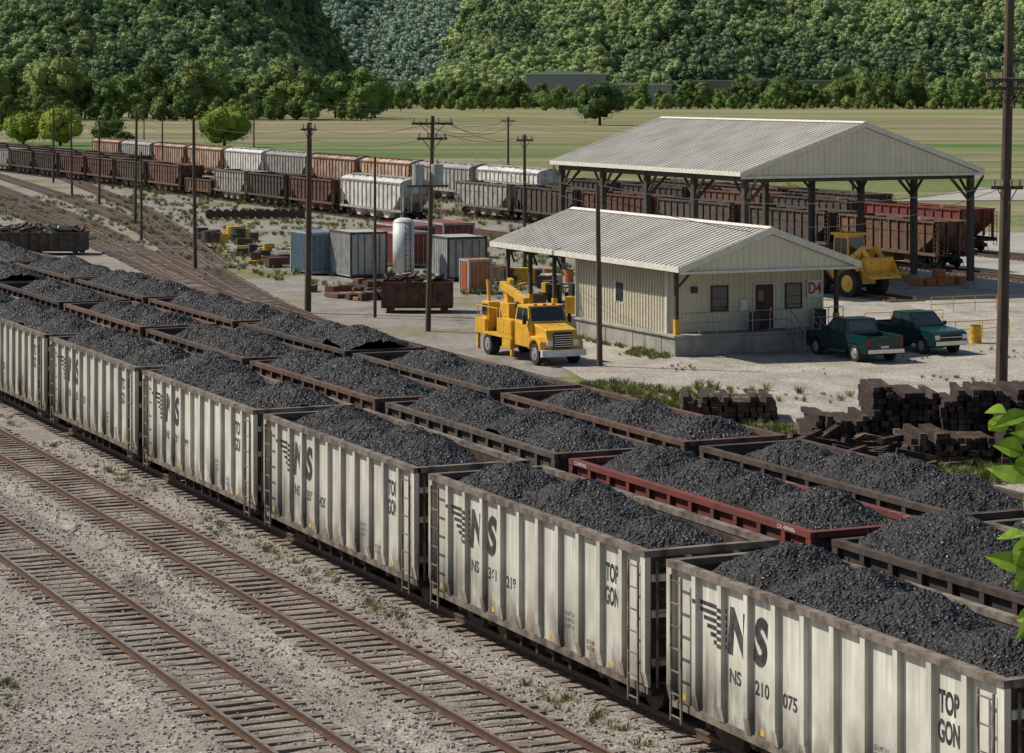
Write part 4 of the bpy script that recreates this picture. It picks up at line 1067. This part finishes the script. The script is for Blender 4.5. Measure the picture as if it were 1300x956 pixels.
tufts(1200, lambda: R.uniform(124, 131), lambda: R.uniform(190, 420), .5, 1.2)
h_ = len(pts)//2; R.shuffle(pts); scatter('weeds_and_grass', pts[:h_], tuft(1)); scatter('weeds_and_grass', pts[h_:], tuft(2))
o = empty('foreground_sapling', (2.29, 6.2, 0))
b = MB(); b.cyl((0, 0, 0), (-.25, 0, 12.9), .07, .02, 8, 0)
lf = MB(); r = random.Random(21)
def leaf(p, d, n_, L_, W2):
    d = d.normalized(); sd = d.cross(n_).normalized(); up = sd.cross(d).normalized(); prev = None
    prof = [0, .5, .92, 1, .8, .42, .0]
    for i, k in enumerate(prof):
        u = i/6; c = p+d*L_*u-up*.3*L_*u*u; e = W2*k*.5
        cur = (c+sd*e+up*e*.35, c, c-sd*e+up*e*.35)
        if prev: lf.face([prev[0], prev[1], cur[1], cur[0]]); lf.face([prev[1], prev[2], cur[2], cur[1]])
        prev = cur
for zz, xx, n_l in ((12.18, -1.03, 9), (12.12, -1.06, 9), (12.05, -1.06, 9), (11.97, -1.04, 8), (11.88, -1.02, 8), (11.78, -.99, 7), (11.68, -.97, 7)):
    A = Vector((-.22, 0, zz+.05)); E = Vector((xx+r.uniform(-.03, .03), r.uniform(-.3, .3), zz)); b.cyl(A, E, .01, .003, 5, 0)
    for k in range(n_l):
        u = .5+.5*k/(n_l-1); p = A.lerp(E, u)
        for sg in (-1, 1):
            leaf(p, Vector((-.4+r.uniform(-.4, .3), r.uniform(-.6, .6), sg*.5-.4+r.uniform(-.4, .2))), Vector((r.uniform(-.5, .5), -1, r.uniform(.2, .9))), r.uniform(.07, .12), r.uniform(.032, .055))
b.build('stem', ['bark'], (0, 0, 0), 0, o); lf.build('leaves', ['leafC'], (0, 0, 0), 0, o, 0, True)

# ------------------------------------------------------------------ light, camera
sd = Vector((-.94, .31, 0)).normalized(); el = math.radians(47)
sv = Vector((sd.x*math.cos(el), sd.y*math.cos(el), math.sin(el)))
L = bpy.data.lights.new('sun', 'SUN'); L.energy = 5.0; L.angle = math.radians(.5); L.color = (1, .95, .86)
lo = bpy.data.objects.new('sun', L); COL.objects.link(lo); lo.location = (0, 0, 60); lo.rotation_euler = sv.to_track_quat('Z', 'Y').to_euler()
w = bpy.data.worlds.new('World'); scene.world = w; w.use_nodes = True; nt = w.node_tree
sk = nt.nodes.new('ShaderNodeTexSky'); sk.sky_type = 'NISHITA'; sk.sun_disc = False; sk.sun_elevation = el; sk.sun_rotation = math.atan2(sd.x, sd.y)
nt.links.new(sk.outputs[0], nt.nodes['Background'].inputs[0]); nt.nodes['Background'].inputs[1].default_value = .085
cd = bpy.data.cameras.new('camera'); cam = bpy.data.objects.new('camera', cd); COL.objects.link(cam)
cam.location = (0, 0, 13); cam.rotation_euler = (math.pi/2, 0, 0); cd.sensor_width = 36; cd.lens = 3200/1300*36
cd.shift_y = -(478-109)/1300; cd.clip_end = 8000; cd.clip_start = .5; scene.camera = cam
scene.view_settings.view_transform = 'Standard'; scene.view_settings.look = 'None'; scene.view_settings.exposure = 0
